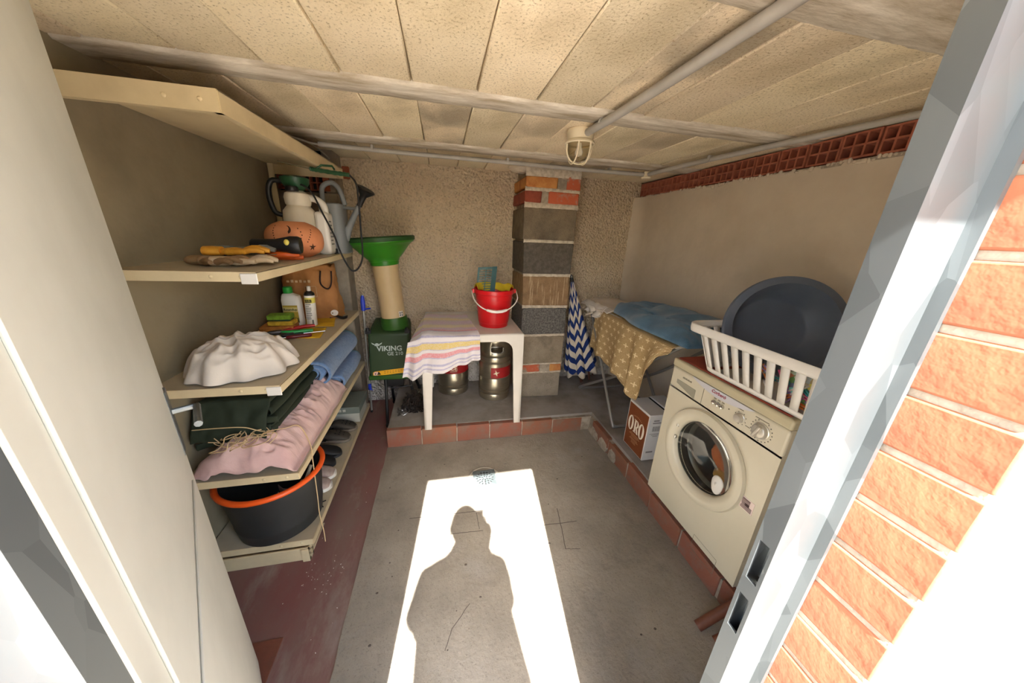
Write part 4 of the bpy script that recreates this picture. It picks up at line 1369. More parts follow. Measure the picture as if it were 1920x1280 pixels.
# squeegee pole standing beyond the shelves
sq = thing('cleaning_pole', 'slim steel pole with blue plastic handle and hook beside the shelves', 'pole', (-.655, 2.66, 0))
M_BLUEP = mat('blue_plastic', (38, 62, 186), rough=.35)
t0, t1 = V3((-.648, 2.66, .02)), V3((-.622, 2.66, 1.055))
MB().tube([t0, t1], .0085, 12).build('pole', mat('pole_steel', (178, 178, 172), rough=.35, metal=.7), sq)
up = (t1 - t0).normalized()
MB().tube([t1 - up * .13, t1 - up * .125, t1 - up * .06, t1 - up * .02, t1], [.012, .017, .018, .014, .006], 14).build('handle', M_BLUEP, sq)
MB().tube([t1 - up * .118, t1 - up * .115 + V3((.055, 0, .004))], .0065, 8).build('hook', M_BLUEP, sq)
MB().tube([t0 + up * .20, t0 + up * .205, t0 + up * .255, t0 + up * .26], [.008, .014, .014, .009], 12).build('collar', M_BLUEP, sq)
MB().tube([t0 + up * .215, t0 + up * .20 + V3((.022, 0, -.008))], .004, 8).build('claw', M_BLUEP, sq)
MB().lathe([(.010, 0), (.011, .012), (.008, .02)], c=(-.648, 2.66, .0005), n=12).build('tip', M_BLACK, sq)
# ================================================================== AGAINST THE BACK WALL
M_GRN = mat('hopper_green', (52, 128, 30), (44, 112, 26), 4, .4, .7, .35)
M_GRND = mat('shredder_green', (42, 62, 34), (37, 56, 30), 5, .4, .7, .5, bump=.08, bs=200)
M_GRNM = mat('collar_green', (46, 88, 28), (40, 78, 24), 5, .4, .7, .45)
M_BEIGE = mat('beige_tube', (194, 170, 128), (184, 160, 118), 3, .4, .7, .5)
cp = thing('garden_shredder', 'green garden shredder with tall beige tube and wide funnel', 'shredder', (-.43, 2.58, 0))
ax0 = V3((-.385, 2.60, .83)); ax1 = V3((-.425, 2.60, 1.325)); axd = (ax1 - ax0).normalized()
# body: tapered box with a sloping shoulder
def body():
    pts = []
    xl0, xr0, xl1, xr1 = -.592, -.292, -.578, -.272
    yf0, yf1, yb = 2.485, 2.50, 2.74
    z0, z1, z2 = .40, .775, .835
    vs = [(xl0, yf0, z0), (xr0, yf0, z0), (xr0, yb, z0), (xl0, yb, z0), (xl1, yf1, z1), (xr1, yf1, z1), (xr1, yb, z1 + .03), (xl1, yb, z1 + .03),
          (xl1 + .03, yf1 + .08, z2), (xr1 - .02, yf1 + .08, z2), (xr1 - .01, yb - .02, z2 + .02), (xl1 + .03, yb - .02, z2 + .02)]
    fs = [(0, 3, 2, 1), (0, 1, 5, 4), (1, 2, 6, 5), (2, 3, 7, 6), (3, 0, 4, 7), (4, 5, 9, 8), (5, 6, 10, 9), (6, 7, 11, 10), (7, 4, 8, 11), (8, 9, 10, 11)]
    return MB().add(vs, fs)
body().build('housing', M_GRND, cp, bevel=.015, seg=3)
MB().box(-.60, -.287, 2.476, 2.75, .392, .432).build('base_rim', M_GRNM, cp, bevel=.008)
MB().lathe([(.10, -.03), (.106, -.02), (.10, .06), (.098, .065), (.09, .065)], c=ax0, n=36, axis=axd).build('collar', M_GRNM, cp)
MB().lathe([(.092, .03), (.0935, .50), (.088, .50)], c=ax0, n=40, axis=axd).build('tube', M_BEIGE, cp)
b = MB()
a0 = math.radians(-62)
def on_tube(a, h, off=.0006):
    p = V3((math.cos(a) * (.0932 + off), math.sin(a) * (.0932 + off), 0))
    return ax0 + p + axd * h
for q in range(6):
    pass
b.grid(lambda u, v: on_tube(-.95 + .42 * u, .075 + .045 * v), 8, 3)
b.build('sticker', M_WHITEP, cp, smooth=60)
b = MB()
for (u0, v0) in [(.15, .55), (.6, .55), (.15, .15), (.6, .1)]:
    b.grid(lambda u, v: on_tube(-.95 + .42 * (u0 + .25 * u), .075 + .045 * (v0 + .3 * v), .0012), 4, 3)
b.build('sticker_print', mat('sticker_grey', (90, 92, 96), rough=.6), cp, smooth=60)
fn_c = V3((-.4245, 2.60, 1.315))
MB().lathe_open([(.097, -.02), (.102, -.016), (.104, .01), (.110, .012), (.113, .025), (.14, .05), (.195, .115), (.218, .135), (.232, .14), (.238, .15), (.236, .175), (.228, .178), (.224, .16), (.19, .12), (.135, .06), (.1, .02), (.094, .0)],
             c=fn_c, n=48, axis=(-.09, 0, 1)).build('funnel', M_GRN, cp)
fl = MB().lathe_open([(.236, .150), (.244, .153), (.246, .176), (.238, .184), (.228, .182), (.226, .17)], c=fn_c, n=48, axis=(-.09, 0, 1))
fl.build('funnel_rim', mat('rim_dark_green', (30, 66, 24), rough=.6), cp)
for s in (-1, 1):
    MB().cyl((-.43 + s * .145, 2.505, .80), (-.43 + s * .145, 2.505, .825), .014, n=14).bx((-.43 + s * .145, 2.52, .79), (.04, .03, .03)).build('knob', M_BLACK, cp, bevel=.002)
# print: name and emblem
M_PRINT = mat('silver_print', (176, 188, 180), rough=.5)
ey = V3((0, .0133 / .375, 1)).normalized(); ex = V3((1, 0, 0))
def face(x, z):
    return (x, 2.485 + (z - .40) / .375 * .015 - .0016, z)
lettering('VIKING', .058, face(-.425, .655), ex, ey, M_PRINT, cp, .0008, bold=.0014)
lettering('GE 210', .040, face(-.385, .612), ex, ey, M_PRINT, cp, .0008, bold=.0003)
b = MB()
hc = (-.516, .690)
helm = [(-.022, -.012), (.022, -.012), (.020, .004), (.011, .014), (0, .017), (-.011, .014), (-.020, .004)]
for poly in [helm, [(-.022, -.004), (-.044, .008), (-.050, .024), (-.036, .016), (-.021, .008)], [(.022, -.004), (.044, .008), (.050, .024), (.036, .016), (.021, .008)]]:
    b.prism([(hc[0] + x * .8, hc[1] + z * .8) for x, z in poly], .0012, (0, 2.4945, 0), (1, 0, 0), (0, 0, 1))
b.build('emblem', M_PRINT, cp, smooth=0)
M_WARN = mat('warning_yellow', (232, 172, 30), rough=.5)
ww = MB().prism([(-.565, .432), (-.555, .424), (-.28, .452), (-.28, .492), (-.552, .466), (-.565, .456)], .0012, (0, 2.4865, 0), (1, 0, .0), (0, 0, 1))
wo_ = ww.build('warning_strip', M_WARN, cp, smooth=0)
b = MB().prism([(-.56, .434), (-.553, .428), (-.527, .430), (-.527, .464), (-.551, .462), (-.56, .454)], .0012, (0, 2.4855, 0), (1, 0, 0), (0, 0, 1))
b.build('pictogram_panel', mat('pictogram_pink', (230, 190, 176), rough=.5), wo_, smooth=0)
b = MB().prism([(-.552, .445), (-.546, .439), (-.54, .446), (-.546, .453)], .0012, (0, 2.4845, 0), (1, 0, 0), (0, 0, 1))
b.prism([(-.535, .436), (-.505, .440), (-.522, .466)], .0012, (0, 2.4845, 0), (1, 0, 0), (0, 0, 1))
b.build('pictogram', M_BLACK, wo_, smooth=0)
b = MB()
for i in range(2):
    for j in range(9):
        x = -.48 + j * .021
        b.box(x, x + R(.010, .018), 2.484, 2.4852, .448 + i * .013 + j * .0018, .4515 + i * .013 + j * .0018)
b.build('small_print', mat('print_brown', (120, 80, 30), rough=.6), wo_, smooth=0)
# stand
MB().box(-.50, -.34, 2.53, 2.68, .30, .392).build('motor', M_BLACK, cp, bevel=.01)
for (x0, y0, x1, y1, zf) in [(-.475, 2.50, -.475, 2.40, .002), (-.30, 2.56, -.24, 2.42, PLAT), (-.475, 2.70, -.475, 2.80, .002), (-.30, 2.70, -.24, 2.78, PLAT)]:
    MB().tube([(x0, y0, .40), (x1, y1, zf + .012)], .012, 10).lathe([(.014, 0), (.016, .02), (.013, .03)], c=(x1, y1, zf), n=12).build('leg', M_BLACK, cp)
MB().tube([(-.44, 2.47, .32), (-.27, 2.47, .335)], .007, 8).build('crossbar', M_BLACK, cp)

# ---------------- white plastic table
M_TBL = mat('white_resin', (208, 202, 190), (200, 193, 181), 4, .4, .7, .45)
TX0, TX1, TY0, TY1, TZ = -.155, .565, 2.085, 2.79, .885
tbl = thing('plastic_table', 'square white plastic garden table with moulded legs on the plinth', 'table', (.2, 2.44, PLAT))
tt = MB().box(TX0, TX1, TY0, TY1, TZ - .022, TZ).build('tabletop', M_TBL, tbl, bevel=.012, seg=3)
b = MB()
for (x0, x1, y0, y1) in [(TX0 + .035, TX1 - .035, TY0 + .033, TY0 + .036), (TX0 + .035, TX1 - .035, TY1 - .036, TY1 - .033), (TX0 + .033, TX0 + .036, TY0 + .035, TY1 - .035), (TX1 - .036, TX1 - .033, TY0 + .035, TY1 - .035)]:
    b.box(x0, x1, y0, y1, TZ - .002, TZ + .0006)
b.build('groove', mat('groove_shadow', (198, 190, 176), rough=.6), tt, smooth=0)
H0 = PLAT + .001
def leg_panel(n, horizontal, sx, sy):
    """one L-shaped moulded leg with arched fillets joining the apron"""
    cx = TX0 if sx < 0 else TX1
    cy = TY0 if sy < 0 else TY1
    b = MB()
    t = .018
    prof = []   # (distance from corner along the side, z)
    top = TZ - .006
    ap = TZ - .058
    fil = .075
    w1 = .085
    out = [(0, H0), (.052, H0), (.078, ap - fil - .02)]
    for i in range(8):
        a = PI - (PI / 2) * i / 7
        out.append((.080 + fil * (1 + math.cos(a)), ap - fil + fil * math.sin(a)))
    out += [(.362, ap), (.362, top), (0, top)]
    def lean(d, z):
        return (TZ - z) * .030
    for axis in (0, 1):
        P0 = []; P1 = []
        for (d, z) in out:
            l = lean(d, z) * (1 if d < .3 else 0)
            if axis == 0:
                x = cx - sx * d + sx * l * .2; y = cy - sy * (-l * .2)
                P0.append((x, y + 0, z)); P1.append((x, y - sy * t, z))
            else:
                y = cy - sy * d + sy * l * .2; x = cx + sx * l * .2
                P0.append((x, y, z)); P1.append((x - sx * t, y, z))
        m = len(out)
        vs = P0 + P1
        # split outline in quads: simple ngon both sides
        fs = [tuple(range(m)), tuple(range(2 * m - 1, m - 1, -1))] + [(i, (i + 1) % m, m + (i + 1) % m, m + i) for i in range(m)]
        b.add(vs, fs)
    return b
for sx in (-1, 1):
    for sy in (-1, 1):
        leg_panel(0, 0, sx, sy).build('leg', M_TBL, tbl, smooth=35, bevel=.003)

# towel on the table
k = NT('striped_towel')
uv = k.n('ShaderNodeSeparateXYZ', {0: k.tc.outputs['UV']})
vv = k.math('ADD', uv.outputs[1], k.math('MULTIPLY', k.noise(14, 2), .012))
W_ = lin((208, 202, 200)); PK = lin((206, 140, 142)); YL = lin((206, 182, 112)); LV = lin((168, 164, 186)); BG = lin((192, 176, 158)); PL = lin((194, 168, 174))
stops = [(0, BG), (.06, PL), (.12, BG), (.17, lin((208, 188, 130))), (.22, BG), (.26, PL), (.33, BG), (.36, lin((206, 192, 140))), (.43, PL), (.49, PK), (.52, LV), (.535, W_), (.60, LV), (.61, W_), (.66, LV), (.675, YL), (.74, LV), (.75, W_), (.78, PK), (.83, LV), (.84, W_), (.90, LV), (.925, W_), (.95, LV), (.965, W_)]
cc = k.ramp(vv, stops, True)
cc = k.mix(k.math('MULTIPLY', k.step(k.noise(120, 3), .45, .65), .35), cc, W_)
M_TOWEL = k.fin(cc, .95, 0, k.bump(k.noise(300, 2), .4, .003), .1, Sheen_Weight=.3)
def towel(u, v):
    yb = 2.66; tv = .60
    xl = lerp(-.145, -.235, min(v / tv, 1)); xr_ = lerp(.19, .245, min(v / tv, 1))
    x = lerp(xl, xr_, u)
    if v < tv:
        q = v / tv
        y = lerp(yb, TY0 - .004, q)
        zz = TZ + .003 + .009 * (ns(x, y, 1, 5) + .4) + .010 * max(0, ns(x * 1.5, y, 5, 9))
        if q > .93:
            zz -= .010 * ((q - .93) / .07) ** 2
    else:
        q = (v - tv) / (1 - tv)
        L = interp([0, .12, .3, .5, .7, 1], [.245, .275, .262, .258, .215, .165], u)
        y = TY0 - .012 - .018 * q + .022 * q * math.sin(u * 23 + 1.8 * math.sin(u * 7)) * (1.3 if u < .35 else .75)
        zz = TZ - .006 - L * q
        x += -.05 * q * (1 - u) ** 1.5
    if x < TX0 + .002:
        d = TX0 + .002 - x
        zz -= d * (.55 if v < tv else .25) + .006
        if v < tv:
            zz -= .4 * d * max(0, (v / tv - .5))
    return (x, y, zz)
tag(sheet('towel', towel, 80, 90, M_TOWEL, None, .004, off=0, sub=1), 'striped pink, yellow and white towel draped over the table corner', 'towel')

# ---------------- red bucket
bc = V3((.378, 2.335, TZ + .001))
M_RED = mat('red_plastic', (196, 22, 28), (184, 18, 24), 4, .4, .7, .32, spec=.5)
bk = thing('bucket', 'bright red plastic bucket with white bail handle on the table', 'bucket', bc)
MB().lathe([(.108, 0), (.110, .004), (.110, .028), (.116, .032), (.138, .235), (.142, .240), (.143, .248), (.150, .252), (.152, .278), (.148, .282), (.144, .278), (.139, .24), (.112, .02), (0, .016)], c=bc, n=48).build('body', M_RED, bk)
for s in (-1, 1):
    MB().bx(bc + V3((s * .157, 0, .262)), (.018, .026, .03)).build('lug', M_RED, bk, bevel=.004)
hp = []
for i in range(15):
    a = PI * i / 14
    hp.append(bc + V3((-.168 * math.cos(a), -.045 - .112 * math.sin(a) ** .8, .255 - .118 * math.sin(a))))
hp[0] = bc + V3((-.168, 0, .262)); hp[-1] = bc + V3((.168, 0, .262))
MB().tube(spline(hp, 3), .0042, 8).build('handle', M_WHITEP, bk)
g0 = hp[5] ; g1 = hp[9]
MB().tube([hp[5], hp[6], hp[7], hp[8], hp[9]], [.009, .011, .011, .011, .009], 10).build('grip', M_WHITEP, bk)
M_TEAL = mat('teal_plastic', (26, 86, 84), rough=.4)
sv = thing('sieve_scoop', 'slotted teal plastic scoop standing up in the red bucket', 'scoop', (.32, 2.42, 1.15))
sxx = V3((1, 0, .06)).normalized(); syy = V3((.10, .12, 1)).normalized()
so_ = V3((.262, 2.435, 1.10))
b = MB()
def sbar(x0, x1, z0, z1, t=.004):
    b.prism([(x0, z0), (x1, z0), (x1, z1), (x0, z1)], t, so_, sxx, syy)
sbar(-.012, .0, 0, .205); sbar(.048, .054, 0, .205); sbar(.098, .135, 0, .21); sbar(-.012, .135, .197, .208)
for i in range(11):
    sbar(-.012, .135, .004 + i * .0185, .010 + i * .0185)
b.build('grid', M_TEAL, sv, smooth=0)
b = MB()
b.prism([(.128, 0), (.135, 0), (.135, .21), (.128, .208)], -.05, so_, sxx, syy)
b.build('side', M_TEAL, sv, smooth=0)
b = MB().prism([(.03, -.18), (.07, -.18), (.08, 0), (.02, 0)], .01, so_, sxx, syy)
b.build('handle', M_TEAL, sv, smooth=0)
def ycl(u, v):
    a = lerp(.15, 2.75, u)
    rr = lerp(.120, .165, v)
    zz = bc.z + .25 + .055 * math.sin(v * PI) * (1 + .5 * ns(u * 5, 0, 2)) - (.03 * max(0, v - .6))
    return (bc.x + rr * math.cos(a), bc.y + rr * math.sin(a), zz + .006 * math.sin(u * 16))
M_YC2 = mat('yellow_cloth_bright', (222, 196, 44), (206, 176, 36), 14, .4, .6, .85)
tag(sheet('cleaning_cloth', ycl, 40, 12, M_YC2, None, .003), 'yellow cleaning cloth hung over the back rim of the red bucket', 'cloth')
tag(sheet('cleaning_cloth', lambda u, v: (bc.x + .11 * (u - .5) * 2 * math.cos(v * .6), bc.y + .07 * (v - .5) * 2, bc.z + .19 + .03 * ns(u * 3, v * 3, 5)), 20, 16, mat('dark_red_cloth', (120, 16, 22), rough=.9), None, .004), 'dark red cloth lying inside the red bucket', 'cloth')

# ---------------- beer kegs
k = NT('keg_steel')
nz = k.noise(4, 4, .6, stretch=(1, 1, 12))
cc = k.mix(nz, lin((150, 142, 124)), lin((188, 180, 160)))
M_KEG = k.fin(cc, .3, .92, k.bump(k.noise(6, 4, stretch=(1, 1, 20)), .06, .004), .5)
M_KEGRED = mat('keg_red_band', (150, 26, 28), (136, 22, 24), 10, .4, .7, .45)
def keg(label, c, h):
    t = thing('beer_keg', label, 'keg', c, 0, 'steel kegs under the table')
    r = .140
    prof = [(r - .012, 0), (r - .004, .004), (r - .002, .05), (r - .006, .058), (r + .0, .07), (r + .001, .085), (r - .006, .092), (r - .002, .102), (r, .12), (r, .20), (r - .004, .206), (r - .004, .212), (r, .218), (r, .33), (r - .002, .345), (r + .002, .355), (r - .006, .365), (r - .004, .38), (r - .012, .41), (r - .04, .435), (0, .445)]
    s = h / .56
    prof = [(a, z * s) for a, z in prof]
    MB().lathe(prof, c=c, n=48).build('body', M_KEG, t)
    # top chime ring with hand holes
    z0, z1 = .395 * s, .56 * s
    def holes_(a):
        d = min(abs((a - b_ + PI) % (2 * PI) - PI) for b_ in (-PI / 2 - .02, PI / 2))
        return d < .40
    n = 72
    b = MB()
    zs = [z0, z0 + .055 * s, z0 + .105 * s, z1 - .012, z1]
    for i in range(n):
        a0, a1 = 2 * PI * i / n, 2 * PI * (i + 1) / n
        for j in range(4):
            if j == 1 and holes_((a0 + a1) / 2):
                continue
            rr = [r - .010, r - .006, r - .006, r - .006, r - .004]
            b.add([(c[0] + rr[j] * math.cos(a0), c[1] + rr[j] * math.sin(a0), c[2] + zs[j]), (c[0] + rr[j] * math.cos(a1), c[1] + rr[j] * math.sin(a1), c[2] + zs[j]),
                   (c[0] + rr[j + 1] * math.cos(a1), c[1] + rr[j + 1] * math.sin(a1), c[2] + zs[j + 1]), (c[0] + rr[j + 1] * math.cos(a0), c[1] + rr[j + 1] * math.sin(a0), c[2] + zs[j + 1])], [(0, 1, 2, 3)])
    b.build('collar', M_KEG, t, smooth=60, solid=.005, weld=True)
    for b_ in (-PI / 2 - .02,):
        pts = []
        for q in range(28):
            an = 2 * PI * q / 28
            ca, sa = math.cos(an), math.sin(an)
            e = (abs(ca) ** 4 + abs(sa) ** 4) ** -.25
            da = .42 * ca * e; dz = .029 * s * sa * e
            pts.append((c[0] + (r - .005) * math.cos(b_ + da), c[1] + (r - .005) * math.sin(b_ + da), c[2] + z0 + .08 * s + dz))
        MB().tube(pts, .004, 8, closed=True).build('grip_rim', M_STEEL, t)
    MB().lathe([(.03, .44 * s), (.03, .46 * s), (.022, .465 * s), (.02, .50 * s), (.0, .50 * s)], c=c, n=20).build('valve', M_KEG, t)
    MB().lathe([(.018, .50 * s), (.02, .505 * s), (.016, .55 * s), (.008, .56 * s), (0, .56 * s)], c=c, n=16).build('valve_cap', M_RED, t)
    return t
kc = V3((.438, 2.575, PLAT + .001))
kg = keg('whole steel keg with red band and star emblem under the table', kc, .565)
def band(c, a0, a1, z0, z1, t, off=.0012):
    return MB().grid(lambda u, v: (c[0] + (.140 + off) * math.cos(lerp(a0, a1, u)), c[1] + (.140 + off) * math.sin(lerp(a0, a1, u)), c[2] + lerp(z0, z1, v)), 30, 3).build('band', M_KEGRED, t, smooth=60)
bd_ = band(kc, -1.95, -.2, .222, .318, kg)
def keg_pt(c, a, z, off=.003):
    return V3((c[0] + (.140 + off) * math.cos(a), c[1] + (.140 + off) * math.sin(a), c[2] + z))
st = []
for i in range(8):
    rr = .030 if i % 2 == 0 else .009
    st.append((rr * math.cos(PI * i / 4 + .25), rr * math.sin(PI * i / 4 + .25)))
a_s = -PI / 2 - .05
vs = [keg_pt(kc, a_s, .27)] + [keg_pt(kc, a_s + x / .14, .27 + z) for x, z in st]
MB().add(vs, [(0, i + 1, (i + 1) % 8 + 1) for i in range(8)]).build('star_emblem', M_CREAM, kg, smooth=0)
kc2 = V3((.075, 2.725, PLAT + .001))
kg2 = keg('steel keg half hidden by the towel, letters CE on its band', kc2, .565)
bd2 = band(kc2, -2.9, -.3, .215, .318, kg2)
lettering('CE', .055, keg_pt(kc2, -PI / 2, .268, .004), (1, 0, 0), (0, 0, 1), M_CREAM, kg2, .001, bold=.001)
MB().box(kc2.x - .03, kc2.x + .03, kc2.y - .1445, kc2.y - .141, kc2.z + .236, kc2.z + .239).build('print', M_CREAM, kg2, smooth=0)

# ---------------- heap of chain
M_CHAIN = mat('rusty_chain', (64, 52, 44), (46, 42, 40), 30, .4, .6, .6, .5)
M_CHAIN2 = mat('shiny_chain', (140, 138, 134), rough=.35, metal=.9)
ch = thing('chain_heap', 'dark heap of tangled chain on the plinth beside the table leg', 'chain', (-.27, 2.42, PLAT))
random.seed(5)
bb = MB(); b2 = MB()
for i in range(230):
    th_ = R(0, 2 * PI); ph = R(0, 1) ** .5
    x = -.255 + .10 * ph * math.cos(th_); y = 2.425 + .085 * ph * math.sin(th_)
    z = PLAT + .008 + R(0, 1) * .155 * (1 - ph ** 2)
    if i > 205:
        x, y, z = -.345 + R(-.03, .03), 2.35 + R(-.035, .03), PLAT + .006 + R(0, .012)
    m = Euler((R(-1.6, 1.6), R(-1.6, 1.6), R(0, 6))).to_matrix()
    pts = [m @ V3((.0145 * math.cos(2 * PI * q / 10) + (.006 if math.cos(2 * PI * q / 10) > 0 else -.006), .0095 * math.sin(2 * PI * q / 10), 0)) + V3((x, y, z)) for q in range(10)]
    pts = [V3((p.x, p.y, max(p.z, PLAT + .004))) for p in pts]
    (b2 if i > 205 else bb).tube(pts, .0036, 5, closed=True)
o = bb.build('links', M_CHAIN, ch, smooth=60); o['kind'] = 'stuff'
o = b2.build('links', M_CHAIN2, ch, smooth=60); o['kind'] = 'stuff'

# ---------------- closed parasol behind the pier
k = NT('parasol_canvas')
uv = k.n('ShaderNodeSeparateXYZ', {0: k.tc.outputs['UV']})
tri = k.math('PINGPONG', k.math('MULTIPLY', uv.outputs[0], 7.0), .5)
s_ = k.math('ADD', k.math('MULTIPLY', uv.outputs[1], 7.6), k.math('MULTIPLY', tri, 1.5))
f = k.math('GREATER_THAN', k.math('FRACT', s_), .5)
cc = k.mix(f, lin((206, 196, 178)), lin((30, 50, 104)))
M_PARA = k.fin(cc, .85, 0, k.bump(k.noise(300, 2), .2, .003), .2)
pa, pb_ = V3((1.335, 2.70, .30)), V3((1.115, 2.62, 1.19))
pd = (pb_ - pa).normalized()
q_ = V3((0, 0, 1)).rotation_difference(pd).to_matrix()
PLn = (pb_ - pa).length
par = thing('parasol', 'closed blue and white striped parasol leaning beside the block pier', 'parasol', (1.36, 2.71, PLAT))
def canopy(u, v):
    t = u * 2 * PI
    r = lerp(.148, .012, v ** .9)
    fold = 1 + .24 * math.cos(t * 7) * (1 - v * .5) + .06 * math.cos(t * 15)
    hem = -.022 * math.cos(t * 7) if v < .02 else 0
    p = V3((r * fold * math.cos(t), r * fold * .8 * math.sin(t), PLn * v + hem))
    return pa + q_ @ p
sheet('canopy', canopy, 97, 40, M_PARA, par, .003)
MB().tube([pa + q_ @ V3((0, 0, -.12)), pb_ + pd * .05], .012, 10).build('pole', M_STEEL, par)
MB().lathe([(.016, 0), (.014, .03), (.006, .06), (0, .062)], c=pb_ - pd * .005, n=14, axis=pd).build('finial', M_BLACK, par)
M_WTIP = mat('dark_wood', (84, 46, 32), (66, 36, 26), 20)
for i in range(3):
    t = -1.9 + i * .8
    e = pa + q_ @ V3((.12 * math.cos(t), .09 * math.sin(t), -.045))
    MB().tube([e + pd * .08, e, e - pd * .05], [.008, .011, .008], 8).build('rib_tip', M_WTIP, par)
MB().tube([pa + pd * -.05, pa - pd * .145], .017, 10).build('foot', M_WTIP, par)
# ================================================================== RIGHT SIDE
# ---------------- washing machine
M_WM = mat('washer_enamel', (206, 198, 174), (200, 192, 167), 3, .4, .7, .28, spec=.5)
M_WMTOP = mat('washer_top', (186, 176, 144), rough=.35)
M_WMG = mat('washer_grey', (176, 174, 170), rough=.35)
M_SEAM = mat('seam', (120, 112, 94), rough=.7)
WX, WX1, WY0, WY1, WZ0, WZ1 = 1.175, 1.715, .708, 1.305, PLAT + .001, .985
wm = thing('washing_machine', 'cream front-loading washing machine on the plinth against the wall', 'washing machine', (1.44, 1.0, PLAT))
# cabinet with a round opening for the porthole: front panel built as ring of quads
cy, cz, rr = 1.015, .590, .172
def cab():
    b = MB()
    b.box(WX + .02, WX1, WY0, WY1, WZ0 + .015, WZ1 - .045)
    return b
b = MB()
n = 64
zt = .826
def rect_pt(a, r):
    return None
inner = []; outer = []
for i in range(n):
    a = 2 * PI * i / n
    inner.append((WX, cy + rr * math.cos(a), cz + rr * math.sin(a)))
    dx, dz = math.cos(a), math.sin(a)
    t = 1e9
    if dx > 1e-6: t = min(t, (WY1 - cy) / dx)
    if dx < -1e-6: t = min(t, (WY0 - cy) / dx)
    if dz > 1e-6: t = min(t, (zt - cz) / dz)
    if dz < -1e-6: t = min(t, (WZ0 + .015 - cz) / dz)
    outer.append((WX, cy + t * dx, cz + t * dz))
corners = [(WX, WY1, zt), (WX, WY0, zt), (WX, WY0, WZ0 + .015), (WX, WY1, WZ0 + .015)]
vs = inner + outer + corners
fs = []
for i in range(n):
    j = (i + 1) % n
    fs.append((i, j, n + j, n + i))
    pa_, pb2 = outer[i], outer[j]
    for ci, cpt in enumerate(corners):
        e1 = (abs(pa_[1] - cpt[1]) < 1e-6 or abs(pa_[2] - cpt[2]) < 1e-6)
        e2 = (abs(pb2[1] - cpt[1]) < 1e-6 or abs(pb2[2] - cpt[2]) < 1e-6)
        same = (abs(pa_[1] - pb2[1]) < 1e-6 or abs(pa_[2] - pb2[2]) < 1e-6)
        if e1 and e2 and not same:
            fs.append((n + i, n + j, 2 * n + ci))
b.add(vs, fs)
# cabinet sides, back and floor
x0, x1 = WX, WX1
for q in [[(x0, WY0, WZ0 + .015), (x1, WY0, WZ0 + .015), (x1, WY0, WZ1 - .04), (x0, WY0, WZ1 - .04)], [(x0, WY1, WZ0 + .015), (x0, WY1, WZ1 - .04), (x1, WY1, WZ1 - .04), (x1, WY1, WZ0 + .015)],
          [(x1, WY0, WZ0 + .015), (x1, WY1, WZ0 + .015), (x1, WY1, WZ1 - .04), (x1, WY0, WZ1 - .04)], [(x0, WY0, WZ0 + .015), (x0, WY1, WZ0 + .015), (x1, WY1, WZ0 + .015), (x1, WY0, WZ0 + .015)]]:
    b.add(q, [(0, 1, 2, 3)])
b.build('cabinet', M_WM, wm, smooth=30, weld=True)
MB().box(WX - .004, WX + .3, WY0 - .0015, WY1 + .0015, .832, WZ1 - .042).build('control_panel', M_WM, wm, bevel=.010, seg=3)
MB().box(WX - .008, WX1, WY0 - .003, WY1 + .003, WZ1 - .040, WZ1).build('worktop', M_WMTOP, wm, bevel=.008, seg=3)
for (x, y) in [(WX + .04, WY0 + .05), (WX + .04, WY1 - .05), (WX1 - .05, WY0 + .05), (WX1 - .05, WY1 - .05)]:
    MB().cyl((x, y, PLAT - .003), (x, y, WZ0 + .016), .02, n=14).build('foot', M_BLACK, wm)
PXF = WX - .0045
def fpanel(name, y0, y1, z0, z1, m, d=.0015, bev=0, x=PXF):
    return MB().box(x - d, x + .001, y0, y1, z0, z1).build(name, m, wm, smooth=0, bevel=bev)
# detergent drawer: recessed grip
fpanel('seam', 1.0885, 1.0905, .834, .940, M_SEAM, .0006)
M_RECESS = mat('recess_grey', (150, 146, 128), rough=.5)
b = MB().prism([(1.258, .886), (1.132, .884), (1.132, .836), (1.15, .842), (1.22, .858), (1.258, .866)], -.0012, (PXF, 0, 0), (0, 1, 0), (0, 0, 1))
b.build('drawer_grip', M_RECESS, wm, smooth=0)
b = MB()
for i in range(8):
    b.box(PXF - .0008, PXF, 1.225 - i * .0075, 1.220 - i * .0075, .905, .912 + .002 * (i % 2))
b.build('small_print', M_SEAM, wm, smooth=0)
# grey crescent with the maker's name
P = []
for i in range(17):
    t = i / 16
    P.append((lerp(1.172, .842, t), .9425))
for i in range(17):
    t = 1 - i / 16
    P.append((lerp(1.172, .842, t), .942 - .034 * math.sin(PI * t) ** .8))
vs = []; fs = []
for i in range(17):
    vs += [(PXF - .0012, P[i][0], P[i][1]), (PXF - .0012, P[33 - i][0], P[33 - i][1])]
for i in range(16):
    fs.append((2 * i, 2 * i + 1, 2 * i + 3, 2 * i + 2))
MB().add(vs, fs).build('trim_crescent', mat('crescent_grey', (196, 194, 196), rough=.35), wm, smooth=0)
M_LOGO = mat('logo_red', (150, 28, 52), rough=.5)
lettering('Corberó', .021, (PXF - .002, 1.011, .929), (0, -1, 0), (0, 0, 1), M_LOGO, wm, .0006, bold=.0002, shear=.2)
M_CHROME = mat('chrome_knob', (206, 204, 196), rough=.18, metal=.9)
M_SILV = mat('silver_knob', (200, 194, 180), rough=.3, metal=.5)
for y in (1.022, 1.0005, .979):
    MB().lathe([(.0105, 0), (.0105, .003), (.009, .006), (.0085, .009), (0, .011)], c=(PXF, y, .884), n=20, axis=(-1, 0, 0)).build('button', M_CHROME, wm)
    b = MB()
    for i in range(3):
        b.box(PXF - .0006, PXF, y - .006 + i * .0045, y - .003 + i * .0045, .899, .905)
    b.build('button_print', M_SEAM, wm, smooth=0)
MB().cyl((PXF, .947, .892), (PXF - .002, .947, .892), .0028, n=10).build('pilot_light', M_SEAM, wm)
